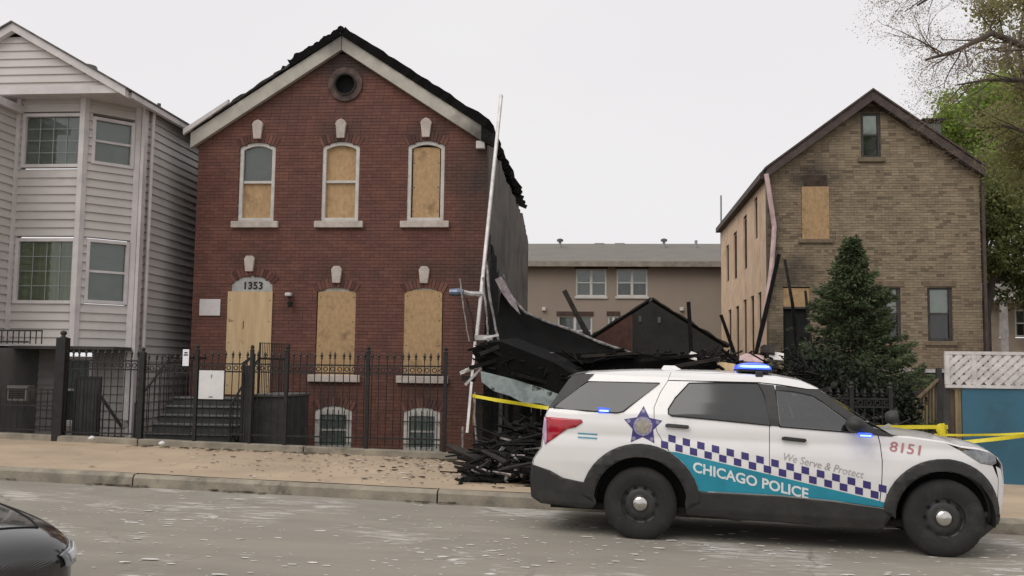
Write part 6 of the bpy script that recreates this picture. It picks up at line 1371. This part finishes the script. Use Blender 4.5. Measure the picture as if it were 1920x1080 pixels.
def crown_tree(name, label, px, Y, path, clumps, m, per, lsize, seed, rad=.18):
    "trunk with a limb to each clump of foliage"
    r = random.Random(seed); g = np.random.default_rng(seed); b0 = P(px, 690, Y); t = thing(name, label, 'tree', (b0.x, Y, -.12))
    tk = [Vector((b0.x, Y, -.12))]+[P(x, y, Y) for x, y in path]; k = len(tk)
    trk = MB().tube(tk, [rad*(1-.6*i/(k-1)) for i in range(k)], 8).build('trunk', M_BARK, t, smooth=True)
    pts, rv = [], []
    lm = MB()
    for (cx, cy, rx, rz) in clumps:
        yy = Y+r.uniform(-.9, .9); c = P(cx, cy, yy); s_ = tk[-1] if c.z > tk[-1].z-.5 else tk[len(tk)//2]
        mid = s_.lerp(c, .5)+Vector((r.gauss(0, .2), r.gauss(0, .2), .25)); lm.tube([s_, mid, c], [rad*.32, rad*.2, rad*.07], 5, False)
        for q in range(9):
            d = Vector((r.gauss(0, 1)*rx*.55, r.gauss(0, 1)*rx*.5, r.gauss(0, 1)*rz*.55)); tip = c+d; lm.tube([c, c+d*.5+Vector((0, 0, .05)), tip], [rad*.06, rad*.04, .006], 3, False); sh = r.random()
            n_ = int(per/9); cc = np.array(list(tip)); sc = np.array([rx*.34, rx*.34, rz*.30]); pts.append(cc+g.normal(size=(n_, 3))*sc); rv.append(np.clip(sh*.65+g.uniform(0, .4, n_), 0, 1))
    lm.build('limbs', M_BARK, trk, kind='stuff')
    pts = np.concatenate(pts); v, fs = leafcloud(pts, lsize, 1.0, seed, .2); leaf_obj('crown', v, fs, m, t, np.concatenate(rv)); return t
crown_tree('street_tree', 'olive green leafy tree filling the upper right edge', 1990, 21.5, [(1985, 520), (1965, 330), (1935, 220)], [(1915, 90, .7, .55), (1922, 180, .6, .5), (1900, 250, .45, .45), (1922, 310, .55, .5), (1945, 100, .8, .8), (1950, 250, .8, .8), (1875, 40, .5, .4), (1920, 10, .8, .5)], M_LF1, 1500, .075, 33, .2)
crown_tree('back_tree', 'lime green tree crown rising behind the roof of the tan house', 1850, 37, [(1848, 480), (1835, 330)], [(1795, 255, .9, .8), (1772, 232, .55, .5), (1825, 205, .8, .7), (1800, 300, 1.0, .8), (1840, 290, 1.1, 1.0), (1855, 215, .9, .9), (1830, 345, 1.0, .7), (1880, 270, 1.1, 1.0), (1900, 210, 1.0, .9), (1865, 165, .7, .6), (1910, 320, 1.0, .9), (1760, 250, .5, .4), (1850, 380, 1.0, .7)], M_LF2, 2600, .14, 52, .2)
crown_tree('side_tree', 'dark leaning tree with a bare black trunk right of the tan house', 1838, 31, [(1845, 610), (1858, 530), (1872, 460), (1885, 400)], [(1862, 365, .7, .6), (1900, 400, .9, .7), (1868, 430, .7, .5), (1905, 460, .8, .6), (1850, 480, .4, .5), (1885, 510, .7, .4), (1920, 540, .7, .5), (1850, 415, .35, .4), (1935, 440, .9, .9), (1905, 350, .8, .6)], M_LF3, 1900, .115, 47, .2)

# conifer before the tan house
def conifer(label, base, H, RW, seed, n=230):
    r = random.Random(seed); t = thing('conifer', label, 'tree', base); B0 = Vector(base)
    trk = MB().tube([B0, B0+Vector((.03, 0, H*.5)), B0+Vector((0, 0, H*.97))], [.11, .06, .012], 8).build('trunk', M_BARK, t, smooth=True)
    tw = MB(); pts, dirs, rv = [], [], []
    for i in range(n):
        f = (i+.5)/n; z = H*(.06+.92*f); L = RW*(1-f)**.85*r.uniform(.6, 1.18)*(1+.12*math.sin(f*19))+.08; a = i*2.399+r.gauss(0, .3); d = Vector((math.cos(a), math.sin(a), 0))
        p0 = B0+Vector((0, 0, z)); k = 6; path = [p0+d*L*j/k+Vector((0, 0, -.16*L*math.sin(j/k*2.2)+.10*L*(j/k)**3)) for j in range(k+1)]
        tw.tube([path[0], path[3], path[6]], [.018, .010, .004], 3, False)
        cl = r.random()
        m_ = int(60+230*L)
        for q in range(m_):
            u = r.random()**.7; pp = lerp_path(path, u); sd = Vector((-d.y, d.x, 0))*r.gauss(0, .17*L*(1.15-u)+.03)
            pts.append(pp+sd+Vector((0, 0, r.gauss(-.02, .04)))); dirs.append(d*.9+sd*2.5+Vector((0, 0, r.uniform(-.45, .15)))); rv.append(min(1, max(0, .12+.5*cl+.35*u*r.random()+r.gauss(0, .08))))
    tw.build('branches', M_TWIG, trk)
    v, fs = leafcloud(np.array([list(p) for p in pts]), .105, 2.2, seed, 0, np.array([list(p) for p in dirs])); leaf_obj('needles', v, fs, M_LFC, t, rv); return t
cb = P(1600, 690, 22.5); conifer('dark green conifer standing before the tan brick house', (cb.x, 22.5, -.12), P(1586, 438, 22.5).z+.12, 1.9, 5)
def shrub(label, px, Y, H, RX, seed, n=4200, m=M_LFS):
    p = P(px, 700, Y); t = thing('shrub', label, 'shrub', (p.x, Y, -.12), 'shrubs before the tan house'); r = random.Random(seed); tw = MB(); pts, rv = [], []
    for i in range(26):
        a = r.random()*6.28; L = r.uniform(.6, 1); tip = Vector((p.x+RX*L*math.cos(a)*r.random()**.5, Y+RX*.7*L*math.sin(a), -.12+H*r.uniform(.45, 1)))
        tw.tube([(p.x+r.gauss(0, .05), Y, -.12), ((p.x+tip.x)/2, (Y+tip.y)/2, tip.z*.6), tip], [.018, .01, .004], 4, False); c = r.random()
        for k in range(n//26): pts.append(tip+Vector((r.gauss(0, .2*RX), r.gauss(0, .2*RX), r.gauss(-.1, .16*H)))); rv.append(min(1, max(0, c*.6+r.random()*.4)))
    tw.build('stems', M_TWIG, t); v, fs = leafcloud(np.array([list(q) for q in pts]), .10, 1.1, seed, .1); leaf_obj('foliage', v, fs, m, t, rv)
shrub('dark shrub left of the conifer against the tan house door', 1530, 20.5, 2.1, .85, 1); shrub('dark shrub under the middle of the conifer behind the police car', 1605, 19.5, 1.75, 1.0, 2, 5200); shrub('dark shrub right of the conifer by the wooden stair rail', 1660, 20.0, 1.5, .6, 3)
